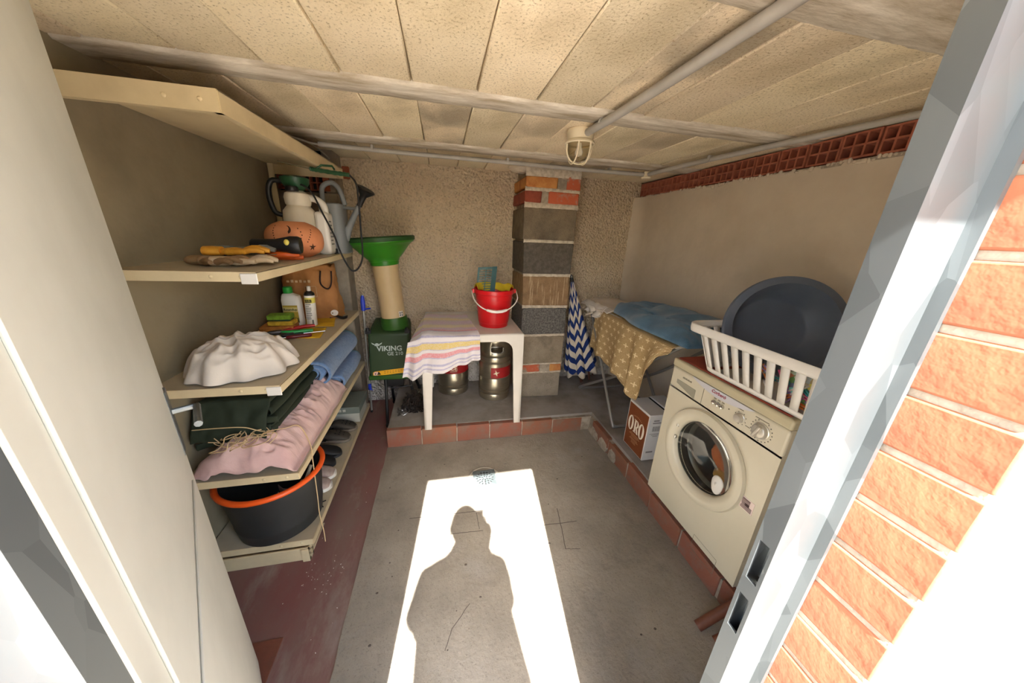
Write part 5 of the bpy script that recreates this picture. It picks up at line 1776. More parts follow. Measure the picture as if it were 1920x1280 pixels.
def knob(y, z, r, m, nt_, bar=False):
    o = MB().lathe([(r * 1.12, 0), (r * 1.12, .002), (r, .004), (r * .92, .016), (r * .8, .019), (0, .020)], c=(PXF, y, z), n=32, axis=(-1, 0, 0)).build('knob', m, wm)
    if bar:
        MB().bx((PXF - .022, y, z), (.016, r * .42, r * 1.85), (.35, 0, 0)).build('knob_bar', m, o, bevel=.004)
    b = MB()
    for i in range(nt_):
        a = .5 + (2 * PI - 1.0) * i / (nt_ - 1) + PI / 2
        b.bx((PXF - .0004, y + r * 1.42 * math.cos(a), z + r * 1.42 * math.sin(a)), (.0008, r * .16 if r < .02 else r * .12, r * .16 if r < .02 else r * .12), (a, 0, 0))
    b.build('dial_marks', mat('dial_mark', (70, 66, 58), rough=.7), wm, smooth=0)
    return o
knob(.891, .884, .0185, M_SILV, 9)
knob(.800, .884, .0295, M_SILV, 17, True)
b = MB()
for (y, z, l) in [(.915, .918, .03), (.835, .925, .055), (.862, .866, .02)]:
    b.box(PXF - .0006, PXF, y - l, y, z, z + .003)
b.build('small_print', M_SEAM, wm, smooth=0)

# porthole: dished ring, glass bowl and drum
dax = (-1, 0, 0)
door = MB().lathe_open([(.228, -.004), (.231, .004), (.226, .016), (.208, .022), (.190, .017), (.176, .010), (.170, .004), (.166, -.012), (.163, -.03)], c=(WX, cy, cz), n=72, axis=dax).build('door', M_WM, wm)
MB().lathe_open([(.164, -.012), (.163, -.05), (.170, -.075), (.172, -.08)], c=(WX, cy, cz), n=64, axis=dax).build('gasket', mat('gasket_grey', (74, 74, 70), rough=.45), wm)
k = NT('porthole_glass')
M_PGL = glassy(k, (226, 230, 226), None, .03)
MB().lathe_open([(.163, -.008), (.150, -.016), (.12, -.030), (.07, -.040), (0, -.043)], c=(WX, cy, cz), n=56, axis=dax).build('glass', M_PGL, door)
M_DRUM = mat('drum_steel', (136, 136, 130), rough=.4, metal=.8)
dr_ = MB().lathe_open([(.172, -.07), (.160, -.085), (.158, -.095), (.20, -.10), (.205, -.40), (.0, -.40)], c=(WX, cy, cz), n=48, axis=dax).build('drum', M_DRUM, wm)
b = MB()
for i in range(20):
    for j in range(5):
        a = 2 * PI * i / 20
        b.bx((WX + .17 + .045 * j, cy + .2035 * math.cos(a), cz + .2035 * math.sin(a)), (.008, .008, .002), (a + PI / 2, 0, 0))
o = b.build('drum_holes', M_DARK, dr_, smooth=0); o['kind'] = 'stuff'
hn = MB()
def hnd(u, v):
    a = u * 2 * PI
    r = .034 * math.sin(min(1, v) * PI / 2)
    y = cy - .128 - r * math.cos(a) * .85
    z = cz - .030 + r * math.sin(a) * (1.0 if math.sin(a) > 0 else 1.75)
    return (WX - .020 - .012 * math.cos(v * PI / 2), y, z)
hn.grid(hnd, 28, 6, cu=True)
hn.build('door_handle', M_WHITEP, door, smooth=60, solid=.006)
for s in (-1, 1):
    MB().cyl((WX - .008, cy + .166, cz + .05 + s * .035 - .02), (WX - .008, cy + .166, cz + .065 + s * .035 - .02), .007, n=10).build('hinge', M_STEEL, door)
lab = fpanel('rating_label', .735, .790, .532, .588, mat('label_paper', (226, 206, 196), rough=.6), .0012, x=WX)
b = MB()
for i in range(9):
    z = .583 - i * .0055
    b.box(WX - .002, WX - .0012, .752 if i < 5 else .74, .788 - R(0, .006), z - (.003 if i != 0 else .004), z)
b.box(WX - .002, WX - .0012, .752, .77, .552, .566)
b.build('small_print', mat('label_print', (110, 86, 82), rough=.7), lab, smooth=0)
b = MB()
for (ya, yb, za, zb) in [(.803, .939, .196, .1975), (.803, .932, .110, .1115), (.8015, .803, .115, .193), (.9375, .939, .115, .193)]:
    b.box(WX - .0006, WX, ya, yb, za, zb)
b.build('filter_flap_seam', M_SEAM, wm, smooth=0)

M_RUST = mat('orange_laundry', (206, 110, 56), (168, 74, 34), 8, .4, .7, .9)
M_MUST = mat('mustard_laundry', (190, 140, 64), (166, 118, 50), 8, .4, .7, .9)
def wad(name, c, r, m, label, seed):
    b = MB().ball(c, r, 28, 20, fn=lambda d: 1 + .22 * ns(d.x * 1.7, d.y * 1.7, d.z * 1.7 + seed) + .16 * (1 - 2 * abs(ns(d.x * 3, d.y * 3, d.z * 3 + seed))))
    return tag(b.build(name, m, None, smooth=180), label, 'laundry')
wad('laundry', (WX + .165, cy - .05, cz + .01), (.06, .115, .125), M_RUST, 'orange laundry bundled at the back of the washer drum', 1)
wad('laundry', (WX + .13, cy - .06, cz - .105), (.05, .07, .04), M_MUST, 'mustard laundry at the bottom of the washer drum', 4)
tag(MB().prism([(-.11, -.015), (-.04, .035), (-.075, .06), (-.10, .05)], .01, (WX + .095, cy, cz), (0, 1, 0), (0, 0, 1)).build('laundry', M_WCLOTH, None, bevel=.003), 'white folded laundry piece behind the washer porthole glass', 'laundry')

M_MAT = mat('red_brown_mat', (150, 66, 44), (128, 54, 38), 10, .4, .7, .8, bump=.2)
tag(MB().box(1.182, 1.70, .73, 1.292, WZ1 + .001, WZ1 + .006).build('mat', M_MAT, None, bevel=.002), 'red brown mat covering the top of the washing machine', 'mat')

# ---------------- laundry basket
zb = WZ1 + .007
bkt = thing('laundry_basket', 'white plastic laundry basket with slatted sides on the washing machine', 'basket', (1.38, .86, zb))
BX0, BX1, BY0, BY1 = 1.185, 1.68, .60, 1.145      # bottom
RX0, RX1, RY0, RY1 = 1.125, 1.745, .545, 1.235      # rim
HB = .195
def rr_pt(x0, x1, y0, y1, r, s):
    """point on a rounded rectangle, s in 0..1"""
    w, d = x1 - x0 - 2 * r, y1 - y0 - 2 * r
    L = [d, PI * r / 2, w, PI * r / 2, d, PI * r / 2, w, PI * r / 2]
    tot = sum(L); q = (s % 1) * tot
    for i, l in enumerate(L):
        if q <= l:
            break
        q -= l
    t = q / l
    cs = [(x0, lerp(y1 - r, y0 + r, t)), None, (lerp(x0 + r, x1 - r, t), y0), None, (x1, lerp(y0 + r, y1 - r, t)), None, (lerp(x1 - r, x0 + r, t), y1), None]
    if cs[i] is not None:
        return cs[i]
    c = [(x0 + r, y0 + r, PI), (x1 - r, y0 + r, 1.5 * PI), (x1 - r, y1 - r, 0), (x0 + r, y1 - r, .5 * PI)][(i - 1) // 2]
    a = c[2] + t * PI / 2
    return (c[0] + r * math.cos(a), c[1] + r * math.sin(a))
def bpt(s, v):
    """v 0 bottom .. 1 rim"""
    return V3((*rr_pt(lerp(BX0, RX0 + .022, v), lerp(BX1, RX1 - .022, v), lerp(BY0, RY0 + .022, v), lerp(BY1, RY1 - .022, v), lerp(.05, .06, v), s), zb + .004 + (HB - .004) * v))
NS = 44
sl = None
for i in range(NS):
    s0 = i / NS
    b = MB()
    hw = .0068
    def sf(u, v):
        p = bpt(s0 + (u - .5) * .0068 * 2, .10 + .86 * v)
        return p
    b.grid(sf, 3, 6)
    b.build('slat', M_WHITEP, bkt, smooth=60, solid=.004)
b = MB().grid(lambda u, v: bpt(u, v * .10), 120, 4, cu=True)
b.build('base_band', M_WHITEP, bkt, smooth=60, solid=.004)
MB().box(BX0 + .03, BX1 - .03, BY0 + .03, BY1 - .03, zb, zb + .004).box(BX0 + .004, BX1 - .004, BY0 + .05, BY1 - .05, zb + .0005, zb + .0035).build('base', M_WHITEP, bkt, smooth=0)
def rim(u, v):
    prof = [(.026, -.004), (.020, .0), (.014, .012), (0, .016), (-.004, .012), (-.004, -.012), (-.002, -.022)]
    d, h = prof[int(round(v * 6))]
    p = rr_pt(RX0 + d, RX1 - d, RY0 + d, RY1 - d, .065, u)
    return (p[0], p[1], zb + HB + h)
MB().grid(rim, 140, 7, cu=True).build('rim', M_WHITEP, bkt, smooth=60, solid=.003)

# ---------------- blue grey basin lying tilted in the basket
M_BASIN = mat('blue_grey_plastic', (92, 100, 112), (84, 92, 104), 4, .4, .7, .4)
bsn = thing('basin', 'large blue grey plastic basin tipped on its side in the laundry basket', 'basin', (1.50, .98, zb + .1))
bax = V3((-.30, -.88, .36)).normalized()
bcn = V3((1.452, 1.035, zb + .228))
MB().lathe([(0, -.115), (.135, -.115), (.15, -.108), (.195, .0), (.212, .002), (.219, -.005), (.224, -.003), (.220, .008), (.191, .008), (.146, -.102), (.135, -.109), (0, -.109)], c=bcn, n=64, axis=bax, sx=1.18).build('body', M_BASIN, bsn)
# patterned peg bag and pegs
k = NT('patterned_cloth')
v_ = k.voronoi(38, out=1)
cc = k.mix(.25, v_, lin((190, 180, 180)))
M_PAT = k.fin(cc, .9)
tag(MB().ball((1.32, .78, zb + .062), (.06, .11, .062), 28, 18, fn=lambda d: 1 + .2 * ns(d.x * 2, d.y * 2, d.z * 2 + 8)).build('peg_bag', M_PAT, None, smooth=180), 'colourful patterned cloth bundle inside the laundry basket', 'bundle')
random.seed(11)
cols = [('pink', (214, 90, 130)), ('teal', (60, 150, 150)), ('white', (226, 222, 214)), ('lilac', (160, 130, 180)), ('orange', (226, 130, 60))]
pm_ = {c_: mat('peg_' + c_, rgb, rough=.45) for c_, rgb in cols}
proto = {}
for i in range(15):
    cn = cols[i % 5][0]
    x, y, z = 1.232 + R(-.006, .014), .66 + .017 * i + R(-.008, .008), zb + .022 + R(0, .075)
    rot = (R(-.5, .5), R(-1.2, 1.2), R(1.2, 1.9))
    lab = ['pink', 'teal', 'white', 'lilac', 'orange'][i % 5] + ' plastic clothes peg in the laundry basket'
    if cn not in proto:
        t = thing('clothes_peg', lab, 'peg', (0, 0, 0), 0, cn + ' clothes pegs in the basket')
        for s in (-1, 1):
            MB().prism([(-.036, s * .001), (.036, s * .004), (.036, s * .009), (0, s * .007), (-.036, s * .006)], .010, (0, 0, 0), (1, 0, 0), (0, 0, 1)).build('jaw', pm_[cn], t, smooth=0, local=True)
        MB().tube([(.004, -.011, 0), (.004, .001, 0)], .0055, 8).build('spring', M_STEEL, t, local=True)
        proto[cn] = t
        t.location = (x, y, z); t.rotation_euler = rot
    else:
        dup(proto[cn], (x, y, z), rot, lab, cn + ' clothes pegs in the basket')

# ---------------- carton
k = NT('white_card'); M_CARD = mat('white_card', (206, 204, 198), (198, 194, 188), 5, .4, .7, .7)
M_BROWNP = mat('brown_print', (116, 60, 26), (108, 54, 24), 4, .4, .7, .6)
M_CREAMP = mat('cream_print', (232, 220, 196), rough=.7)
M_GREYP2 = mat('grey_print', (132, 128, 124), rough=.7)
QX0, QX1, QY0, QY1, QZ0, QZ1 = 1.272, 1.535, 1.515, 1.742, PLAT + .001, .497
bxo = thing('carton', 'white cardboard carton with brown front lettered ORO beside the washing machine', 'box', ((QX0 + QX1) / 2, (QY0 + QY1) / 2, PLAT))
MB().box(QX0, QX1, QY0, QY1, QZ0, QZ1 - .002).build('body', M_CARD, bxo, bevel=.002, seg=1)
MB().box(QX0, QX0 + .135, QY0, QY1, QZ1 - .002, QZ1 + .001).build('flap', M_CARD, bxo, bevel=.0008, seg=1)
MB().box(QX0 + .152, QX1, QY0 + .004, QY1, QZ1 - .002, QZ1 + .010).build('flap', M_CARD, bxo, bevel=.0008, seg=1)
MB().box(QX0 + .134, QX0 + .153, QY0 + .002, QY1 - .002, QZ1 - .002, QZ1 - .001).build('flap_gap', M_DARK, bxo, smooth=0)
pn = MB().box(QX0 - .0012, QX0, QY0 + .008, QY1 - .008, QZ0 + .006, QZ1 - .014).build('printed_panel', M_BROWNP, bxo, smooth=0)
ym = (QY0 + QY1) / 2
def carton_letter(polys):
    """thin raised strokes on the brown panel; each entry is a list of (along the panel, up) quads"""
    b = MB()
    for q in polys:
        b.prism([(p[0], p[1]) for p in q], .0008, (QX0 - .0022, ym, QZ0 + .190), (0, -1, 0), (0, 0, 1))
    b.build('lettering', M_CREAMP, bxo, smooth=0)
def oval(cx, n=28):
    o = [(cx + .030 * math.cos(2 * PI * i / n), .056 * math.sin(2 * PI * i / n)) for i in range(n)]
    q = [(cx + .0115 * math.cos(2 * PI * i / n), .050 * math.sin(2 * PI * i / n)) for i in range(n)]
    return [[o[i], o[(i + 1) % n], q[(i + 1) % n], q[i]] for i in range(n)]
carton_letter(oval(-.060))
carton_letter(oval(.060))
bowl = []
for i in range(12):
    a0, a1 = PI / 2 - PI * i / 12, PI / 2 - PI * (i + 1) / 12
    bowl.append([(.002 + .026 * math.cos(a0), .021 + .027 * math.sin(a0)), (.002 + .026 * math.cos(a1), .021 + .027 * math.sin(a1)), (.002 + .009 * math.cos(a1), .021 + .022 * math.sin(a1)), (.002 + .009 * math.cos(a0), .021 + .022 * math.sin(a0))])
carton_letter([[(-.018, -.048), (-.002, -.048), (-.002, .048), (-.018, .048)], [(-.026, .044), (.004, .044), (.004, .048), (-.026, .048)], [(-.026, -.048), (.004, -.048), (.004, -.044), (-.026, -.044)],
               [(.0, -.005), (.014, -.005), (.030, -.048), (.014, -.048)]] + bowl)
b = MB()
for i in range(12):
    a = PI * (.22 + .56 * i / 11)
    b.bx((QX0 - .0018, ym + .085 * math.cos(a), QZ0 + .195 + .068 * math.sin(a)), (.0008, .004, .008), (a - PI / 2, 0, 0))
for i, (l, z) in enumerate([(.10, .122), (.12, .112), (.07, .102), (.08, .088), (.10, .078), (.05, .066), (.05, .056)]):
    b.box(QX0 - .0022, QX0 - .0014, ym - l / 2, ym + l / 2, QZ0 + z, QZ0 + z + .003)
b.build('small_print', mat('tan_print', (176, 132, 92), rough=.7), bxo, smooth=0)
b = MB()
xx = QX0 + .035
for i in range(14):
    w_ = R(.0012, .0035)
    b.box(xx, xx + w_, QY0 - .0008, QY0, QZ0 + .225, QZ0 + .262)
    xx += w_ + R(.0012, .003)
for (x0, x1, z, h_) in [(.035, .075, .30, .008), (.03, .10, .283, .008), (.02, .10, .205, .003), (.035, .09, .195, .003), (.045, .08, .186, .003), (.02, .07, .06, .012)]:
    b.box(QX0 + x0, QX0 + x1, QY0 - .0008, QY0, QZ0 + z, QZ0 + z + h_)
b.build('side_print', M_GREYP2, bxo, smooth=0)

# ---------------- ironing board with cloths
M_TUBE = mat('grey_tube', (142, 140, 134), rough=.4, metal=.5)
ib = thing('ironing_board', 'grey tube-legged ironing board buried under cloths beside the wall', 'ironing board', (1.52, 2.15, PLAT))
ZT = .955
def brd(u, v):
    y = lerp(1.50, 2.78, u)
    w_ = .195 * (1 if u < .6 else max(.0, 1 - ((u - .6) / .4) ** 2.2) ** .5 * .8 + .2)
    return (1.53 + (v - .5) * 2 * w_, y, ZT)
MB().grid(brd, 40, 6).build('board', mat('board_cover', (170, 160, 142), rough=.9), ib, smooth=60, solid=.022, off=1)
r_ = .0115
MB().tube(spline([(1.33, 2.62, ZT - .02), (1.30, 2.25, .55), (1.275, 1.93, PLAT + .05), (1.29, 1.905, PLAT + .014), (1.36, 1.90, PLAT + .012), (1.62, 1.90, PLAT + .012), (1.68, 1.91, PLAT + .03), (1.70, 1.94, PLAT + .08), (1.70, 2.25, .55), (1.70, 2.62, ZT - .02)], 8), r_, 10).build('leg_frame', M_TUBE, ib)
MB().tube(spline([(1.42, 1.55, ZT - .01), (1.36, 2.03, .55), (1.29, 2.53, PLAT + .05), (1.31, 2.555, PLAT + .014), (1.40, 2.56, PLAT + .012), (1.70, 2.56, PLAT + .012), (1.74, 2.54, PLAT + .05), (1.70, 2.03, .55), (1.66, 1.55, ZT - .01)], 8), r_, 10).build('leg_frame', M_TUBE, ib)
MB().tube([(1.305, 2.25, .55), (1.70, 2.25, .55)], .006, 8).build('pivot_rod', M_TUBE, ib)

# beige tablecloth with cream flowers
k = NT('flowered_cloth')
uv = k.n('ShaderNodeSeparateXYZ', {0: k.tc.outputs['UV']})
a_ = k.math('MULTIPLY', uv.outputs[0], 13.0)
b_ = k.math('MULTIPLY', uv.outputs[1], 10.0)
row = k.math('FLOOR', b_)
a_ = k.math('ADD', a_, k.math('MULTIPLY', row, .5))
fx = k.math('SUBTRACT', k.math('FRACT', a_), .5)
fy = k.math('SUBTRACT', k.math('FRACT', b_), .5)
nn_ = k.math('MULTIPLY', k.math('SUBTRACT', k.noise(45, 2, vec=k.tc.outputs['UV']), .5), .14)
ax_ = k.math('ABSOLUTE', k.math('ADD', fx, nn_)); ay_ = k.math('ABSOLUTE', k.math('ADD', fy, nn_))
cross = k.math('LESS_THAN', k.math('MINIMUM', ax_, ay_), .055)
lim = k.math('LESS_THAN', k.math('MAXIMUM', ax_, ay_), .27)
dot = k.math('LESS_THAN', k.math('ADD', ax_, ay_), .15)
fl_ = k.math('MAXIMUM', k.math('MULTIPLY', cross, lim), dot)
base = k.mix(k.step(k.noise(160, 2), .4, .6), lin((182, 156, 112)), lin((166, 140, 98)))
cc = k.mix(k.math('MULTIPLY', fl_, .8), base, lin((234, 216, 172)))
M_FLOW = k.fin(cc, .95, 0, k.bump(k.noise(220, 2), .3, .003), .1)
ZC = ZT + .026
def tcl(u, v):
    y = lerp(2.50, 1.48, u)
    L = interp([0, .12, .3, .45, .60, .70, .76, .80, .86, .93, 1], [.35, .36, .38, .385, .42, .46, .47, .40, .20, .09, .05], u)
    tv = .30
    xe = 1.322 - .0 * u
    xe = interp([0, .5, 1], [1.345, 1.325, 1.315], u)
    if v < tv:
        q = v / tv
        return (lerp(1.60, xe, q), y, ZC + .006 * ns(u * 8, q * 3, 2) - (.010 * max(0, (q - .85) / .15) ** 2))
    q = (v - tv) / (1 - tv)
    fold = .022 * math.sin(u * 26 + 1.2 * math.sin(u * 9)) * min(1, q * 1.6) * (.5 + .8 * u)
    x = xe - .018 - .035 * q + fold
    return (x, y + .05 * q * (u - .55) + .014 * math.cos(u * 26) * q - .03 * q * math.sin(u * 3), ZC - .014 - L * q + .010 * math.sin(u * 40) * (q > .97))
tag(sheet('tablecloth', tcl, 110, 60, M_FLOW, None, .004, off=0, sub=0), 'beige cloth with cream flower motifs hanging from the ironing board', 'tablecloth')
def tcl2(u, v):
    y = lerp(2.40, 1.95, u)
    return (1.335 + .008 * math.sin(u * 14) + .02 * v, y + .01 * math.sin(v * 5), ZC - .30 - v * interp([0, .3, .6, 1], [.10, .14, .15, .22], u))
tag(sheet('tablecloth', tcl2, 50, 16, M_FLOW, None, .004, off=0), 'second layer of the beige flowered cloth peeping out below its hem', 'tablecloth')
# white cloth at the nose of the board
def nose(u, v):
    y = lerp(2.80, 2.28, u)
    x = lerp(1.30, 1.72, v)
    zz = ZC + .012 + .012 * ns(x, y, 3, 7)
    d = max(0, 1.36 - x) + max(0, y - 2.62) * .35
    return (x + .012 * ns(y, x, 6, 9), y + .015 * ns(x, y, 8, 9), zz + .030 * math.sin(v * PI) * (1 - u) - d * .3)
tag(sheet('white_sheet', nose, 40, 40, M_WCLOTH, None, .006, off=1), 'white sheet spread over the far end of the ironing board', 'sheet')
def scrap(u, v):
    y = lerp(2.70, 2.34, u)
    q = v
    x = 1.34 - .05 * q + .018 * math.sin(u * 17) * q - .02 * math.sin(q * 6)
    return (x, y + .016 * math.sin(q * 5 + u * 4), ZC + .035 - q * interp([0, .3, .5, .75, 1], [.10, .13, .09, .125, .06], u) + .016 * ns(u * 6, q * 4, 2))
tag(sheet('white_cloth', scrap, 44, 18, M_WCLOTH, None, .006, off=0), 'crumpled white cloth dangling at the far corner of the ironing board', 'cloth')
# slate blue blanket lying on top
k = NT('slate_blanket')
cc = k.mix(k.step(k.noise(9, 5), .4, .65), lin((66, 98, 120)), lin((84, 118, 140)))
M_SLATE = k.fin(cc, .95, 0, k.bump(k.noise(200, 3), .6, .005), .1, Sheen_Weight=.4)
def slate(u, v):
    y = lerp(2.42, 1.40, u)
    xr0, xr1 = interp([0, .15, .6, 1], [1.46, 1.36, 1.285, 1.32], u), interp([0, .3, .8, 1], [1.64, 1.765, 1.75, 1.70], u)
    x = lerp(xr0, xr1, v)
    e = min(min(u, 1 - u) * 5, min(v, 1 - v) * 4)
    e = min(1, max(0, e))
    dome = math.sin(e * PI / 2) ** .6
    rid = 1 - 2 * abs(ns(x * 2.2 + y * .6, y * .9, 3.1, 4.2))
    h_ = .060 + .028 * rid + .030 * max(0, ns(x, y, 9, 4)) + .03 * max(0, 1 - abs(v - .9) * 4) * math.sin(u * PI)
    return (x + .012 * ns(y, 0, 4, 6), y, ZC + .010 + h_ * dome)
tag(sheet('slate_blanket', slate, 90, 60, M_SLATE, None, .010, off=0), 'slate blue blanket folded loosely on top of the ironing board', 'blanket')
tag(sheet('slate_blanket', lambda u, v: (lerp(1.40, 1.76, v), lerp(2.05, 1.50, u) , ZC + .085 + .028 * math.sin(v * PI) ** .7 * (1 + .4 * ns(u * 4, v * 3, 1)) + .018 * (1 - 2 * abs(ns(u * 3, v * 2, 6))) - .05 * (max(0, .12 - u) + max(0, u - .88)) * 4), 50, 30, M_SLATE, None, .010, off=0), 'upper fold of slate blue blanket nearest the laundry basket', 'blanket')

# ---------------- wooden stool lying on its side in the corner by the door
M_STOOL = mat('red_brown_wood', (112, 68, 50), (94, 56, 42), 18, .4, .65, .5, stretch=(1, 1, .2))
stl = thing('wooden_stool', 'red brown wooden stool on its side by the door, two round legs showing', 'stool', (1.35, .5, .02))
sax = V3((-.45, -.012, -.30)).normalized()
MB().lathe([(.0, -.015), (.15, -.015), (.16, -.008), (.16, .008), (.15, .015), (0, .015)], c=V3((1.475, .535, .335)), n=36, axis=sax).build('seat', M_STOOL, stl)
for (e, s) in [((1.003, .672, .034), (1.452, .655, .338)), ((1.035, .612, .032), (1.445, .56, .30)), ((1.12, .36, .165), (1.47, .42, .30)), ((1.08, .40, .24), (1.45, .50, .40))]:
    MB().tube([e, V3(e).lerp(V3(s), .5), s], [.0195, .0195, .018], 14).build('leg', M_STOOL, stl, smooth=50)
# ================================================================== THE PHOTOGRAPHER IN THE DOORWAY
M_SKIN = mat('skin', (206, 158, 128), rough=.55)
M_SHIRT = mat('shirt', (70, 84, 104), (62, 76, 96), 6, .4, .7, .9)
M_TROUS = mat('trousers', (74, 74, 78), rough=.9)
M_HAIR = mat('hair', (46, 36, 30), rough=.7)
pn0 = thing('person', 'person in short sleeved shirt and long trousers holding a phone in the doorway', 'person', (-.085, -.24, 0))
PX, PY = -.085, -.24
def skin_chain(name, pts, edges, radii, m, parent, sub=2, root=0):
    me = bpy.data.meshes.new(name)
    me.from_pydata([tuple(WORLD[pn0.name].inverted() @ V3(p)) for p in pts], edges, [])
    o = bpy.data.objects.new(name, me)
    C.objects.link(o); o.parent = parent
    me.materials.append(m)
    md = o.modifiers.new('skin', 'SKIN'); md.use_smooth_shade = True
    for i, r in enumerate(radii):
        sv_ = me.skin_vertices[0].data[i]
        sv_.radius = r if isinstance(r, tuple) else (r, r)
        sv_.use_root = (i == root)
    ss = o.modifiers.new('sub', 'SUBSURF'); ss.levels = sub; ss.render_levels = sub
    return o
def P_(x, y, z):
    return (PX + x, PY + y, z)
hand_l, hand_r = (.000, -.085, 1.47), (.036, -.085, 1.47)
pts = [P_(.06, 0, .95), P_(.045, -.005, 1.10), P_(.02, 0, 1.26), P_(0, 0, 1.40), P_(0, .01, 1.49), P_(0, .03, 1.57),
       P_(-.10, 0, 1.40), P_(-.155, .0, 1.385), P_(-.165, .01, 1.22), P_(-.16, .03, 1.13), P_(-.02, .09, 1.28), (hand_l[0] + .008, hand_l[1] - .04, 1.40),
       P_(.10, 0, 1.40), P_(.165, .0, 1.385), P_(.18, .01, 1.22), P_(.18, .03, 1.13), P_(.13, .09, 1.28), (hand_r[0] - .002, hand_r[1] - .04, 1.40),
       P_(-.03, 0, .90), P_(-.07, .01, .50), P_(-.115, -.02, .10), P_(-.12, .10, .045),
       P_(.15, 0, .90), P_(.13, .01, .50), P_(.115, -.02, .10), P_(.12, .10, .045)]
pts = [(x, y, z + (.0 if z > .3 else -.02)) for x, y, z in pts]
ed = [(0, 1), (1, 2), (2, 3), (3, 4), (4, 5), (3, 6), (6, 7), (7, 8), (8, 9), (9, 10), (10, 11), (3, 12), (12, 13), (13, 14), (14, 15), (15, 16), (16, 17),
      (0, 18), (18, 19), (19, 20), (20, 21), (0, 22), (22, 23), (23, 24), (24, 25)]
rad = [(.165, .115), (.155, .11), (.165, .12), (.13, .10), .058, .055,
       .08, .07, .055, .047, .040, .030, .08, .07, .055, .047, .040, .030,
       .095, .062, .046, .040, .095, .062, .046, .040]
body_ = skin_chain('body', pts, ed, rad, M_SKIN, pn0)
def garment(name, fn, nu, nv, m):
    return MB().grid(fn, nu, nv, cu=True).build(name, m, pn0, smooth=180, solid=.006)
def shirt(u, v):
    a = u * 2 * PI
    z = lerp(.88, 1.465, v)
    rx = interp([0, .2, .6, .85, .95, 1], [.218, .21, .198, .19, .12, .075], v)
    sx_ = lerp(.06, 0, min(1, v / .75))
    ry = interp([0, .2, .6, .85, .95, 1], [.15, .145, .15, .13, .10, .075], v)
    return (PX + sx_ + rx * math.cos(a), PY + ry * math.sin(a) + .004 * math.sin(a * 9) * (1 - v), z + .02 * abs(math.cos(a)) * (0 if v < .9 else -1))
garment('shirt', shirt, 48, 24, M_SHIRT)
for s in (-1, 1):
    sh, el = V3(P_(s * .145, 0, 1.395)), V3(P_(s * .172, .01, 1.225))
    MB().tube([sh, sh.lerp(el, .35), sh.lerp(el, .7), el], [.066, .066, .064, .064], 20, caps=False).build('sleeve', M_SHIRT, pn0, smooth=180, solid=.005)
    hp, kn, an = V3(P_(.06 + s * .09, 0, .93)), V3(P_(.03 + s * .10, .01, .5)), V3(P_(s * .115, -.02, .06))
    MB().tube([hp, hp.lerp(kn, .4), kn, kn.lerp(an, .6), an], [.115, .105, .085, .078, .076], 20, caps=False).build('trouser_leg', M_TROUS, pn0, smooth=180, solid=.005)
    MB().add(*loft([(x, w_, 0, h) for x, w_, h in [(-.09, .03, .05), (-.06, .042, .075), (0, .044, .08), (.08, .05, .06), (.14, .046, .045), (.17, .02, .03)]])).xf(Matrix.Translation(V3(P_(s * .12, .02, -.018))) @ Matrix.Rotation(PI / 2 - s * .12, 4, 'Z')).build('shoe', M_BLACKR, pn0)
MB().lathe([(.17, .86), (.185, .90), (.18, .96), (.165, .97)], c=(PX + .06, PY, 0), n=36, sy=.72).build('trouser_waist', M_TROUS, pn0)
hc_ = V3(P_(0, .03, 1.635))
def headf(d):
    q = 1.0
    if d.z < -.2:
        q *= 1 - .22 * (-d.z - .2) * (1 - .4 * d.y)
    if d.y > .5:
        q *= 1 - .05 * (d.y - .5)
    return q
MB().ball(hc_, (.076, .096, .118), 32, 24, fn=headf).build('head', M_SKIN, pn0, smooth=180)
hdn = pn0.children[-1]
MB().ball(hc_ + V3((0, -.012, .022)), (.081, .096, .106), 28, 20, fn=lambda d: 1.0 if (d.z > -.1 and d.y < .55) or d.z > .55 else .82).build('hair', M_HAIR, pn0, smooth=180)
MB().add([hc_ + V3(p) for p in [(-.008, .088, .02), (.008, .088, .02), (-.016, .090, -.028), (.016, .090, -.028), (0, .112, -.026), (0, .092, -.036)]], [(0, 1, 4), (0, 4, 2), (1, 3, 4), (2, 4, 5), (4, 3, 5), (0, 2, 3, 1)]).build('nose', M_SKIN, hdn, smooth=60)
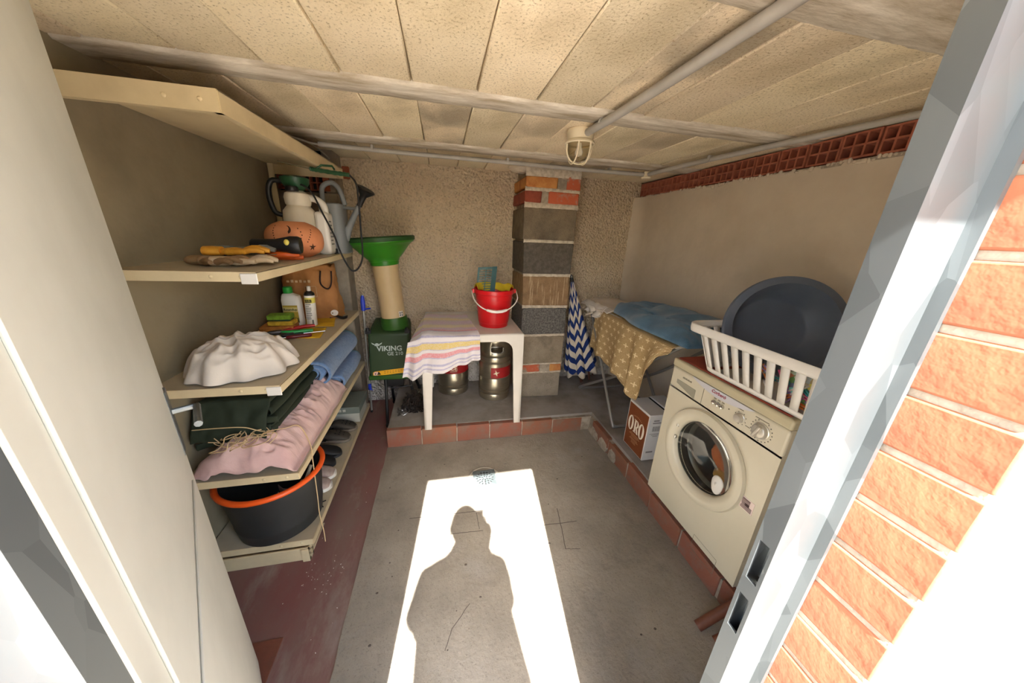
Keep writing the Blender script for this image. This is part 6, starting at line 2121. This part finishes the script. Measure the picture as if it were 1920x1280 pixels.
for s in (-1, 1):
    MB().ball(hc_ + V3((s * .03, .082, .012)), (.012, .009, .008), 12, 8).build('eye', M_WHITEP, hdn)
    MB().ball(hc_ + V3((s * .03, .0895, .012)), (.005, .003, .005), 10, 6).build('iris', M_DARK, hdn)
    MB().ball(hc_ + V3((s * .077, -.004, 0)), (.009, .02, .031), 12, 10).build('ear', M_SKIN, hdn)
MB().ball(hc_ + V3((0, .083, -.055)), (.024, .010, .007), 14, 8).build('mouth', mat('lips', (170, 96, 84), rough=.5), hdn)
for s, hp_ in ((-1, hand_l), (1, hand_r)):
    wr_ = V3((hp_[0] - s * .004, hp_[1] - .04, 1.40))
    pal = V3((hp_[0] + s * .008, hp_[1] - .008, 1.46))
    MB().tube([wr_, wr_.lerp(pal, .4), pal, pal + V3((0, .004, .03))], [.027, .030, .034, .028], 14).build('palm', M_SKIN, pn0, smooth=180)
    for i in range(4):
        b0 = pal + V3((s * -.004 + s * .006 * i * 0, .010, .035 - .020 * i))
        kn = b0 + V3((-s * .012, .026, .006))
        k2 = kn + V3((-s * .028, .012 - .004 * i, .002))
        tp = k2 + V3((-s * (.020 - .002 * abs(i - 1.5)), -.004, 0))
        MB().tube([pal + V3((0, -.004, .02 - .014 * i)), b0, kn, k2, tp], [.010, .0095, .009, .0085, .0065], 10).build('finger', M_SKIN, pn0, smooth=180)
    th0 = pal + V3((-s * .02, -.01, -.005))
    MB().tube([pal + V3((0, -.006, -.015)), th0, th0 + V3((-s * .018, .002, .02)), th0 + V3((-s * .022, .006, .042))], [.013, .012, .0105, .008], 10).build('thumb', M_SKIN, pn0, smooth=180)
ph_ = thing('phone', 'black phone held up in front of the face of the person in the doorway', 'phone', (0, -.03, 1.49))
MB().box(-.037, .037, -.050, -.042, 1.41, 1.56).build('case', M_BLACK, ph_, bevel=.003)
MB().box(-.034, .034, -.0508, -.0500, 1.417, 1.553).build('screen', mat('phone_screen', (16, 17, 20), rough=.1), ph_, smooth=0)
MB().cyl((0, -.042, 1.54), (0, -.0385, 1.54), .008, n=18).build('lens_ring', M_STEEL, ph_)

# illegible fine print: too small to pick apart
print_names = ('small_print', 'print', 'side_print', 'label_print', 'dial_marks', 'button_print', 'sticker_print')
for o in C.objects:
    if o.type == 'MESH' and o.name.split('.')[0] in print_names:
        o['kind'] = 'stuff'
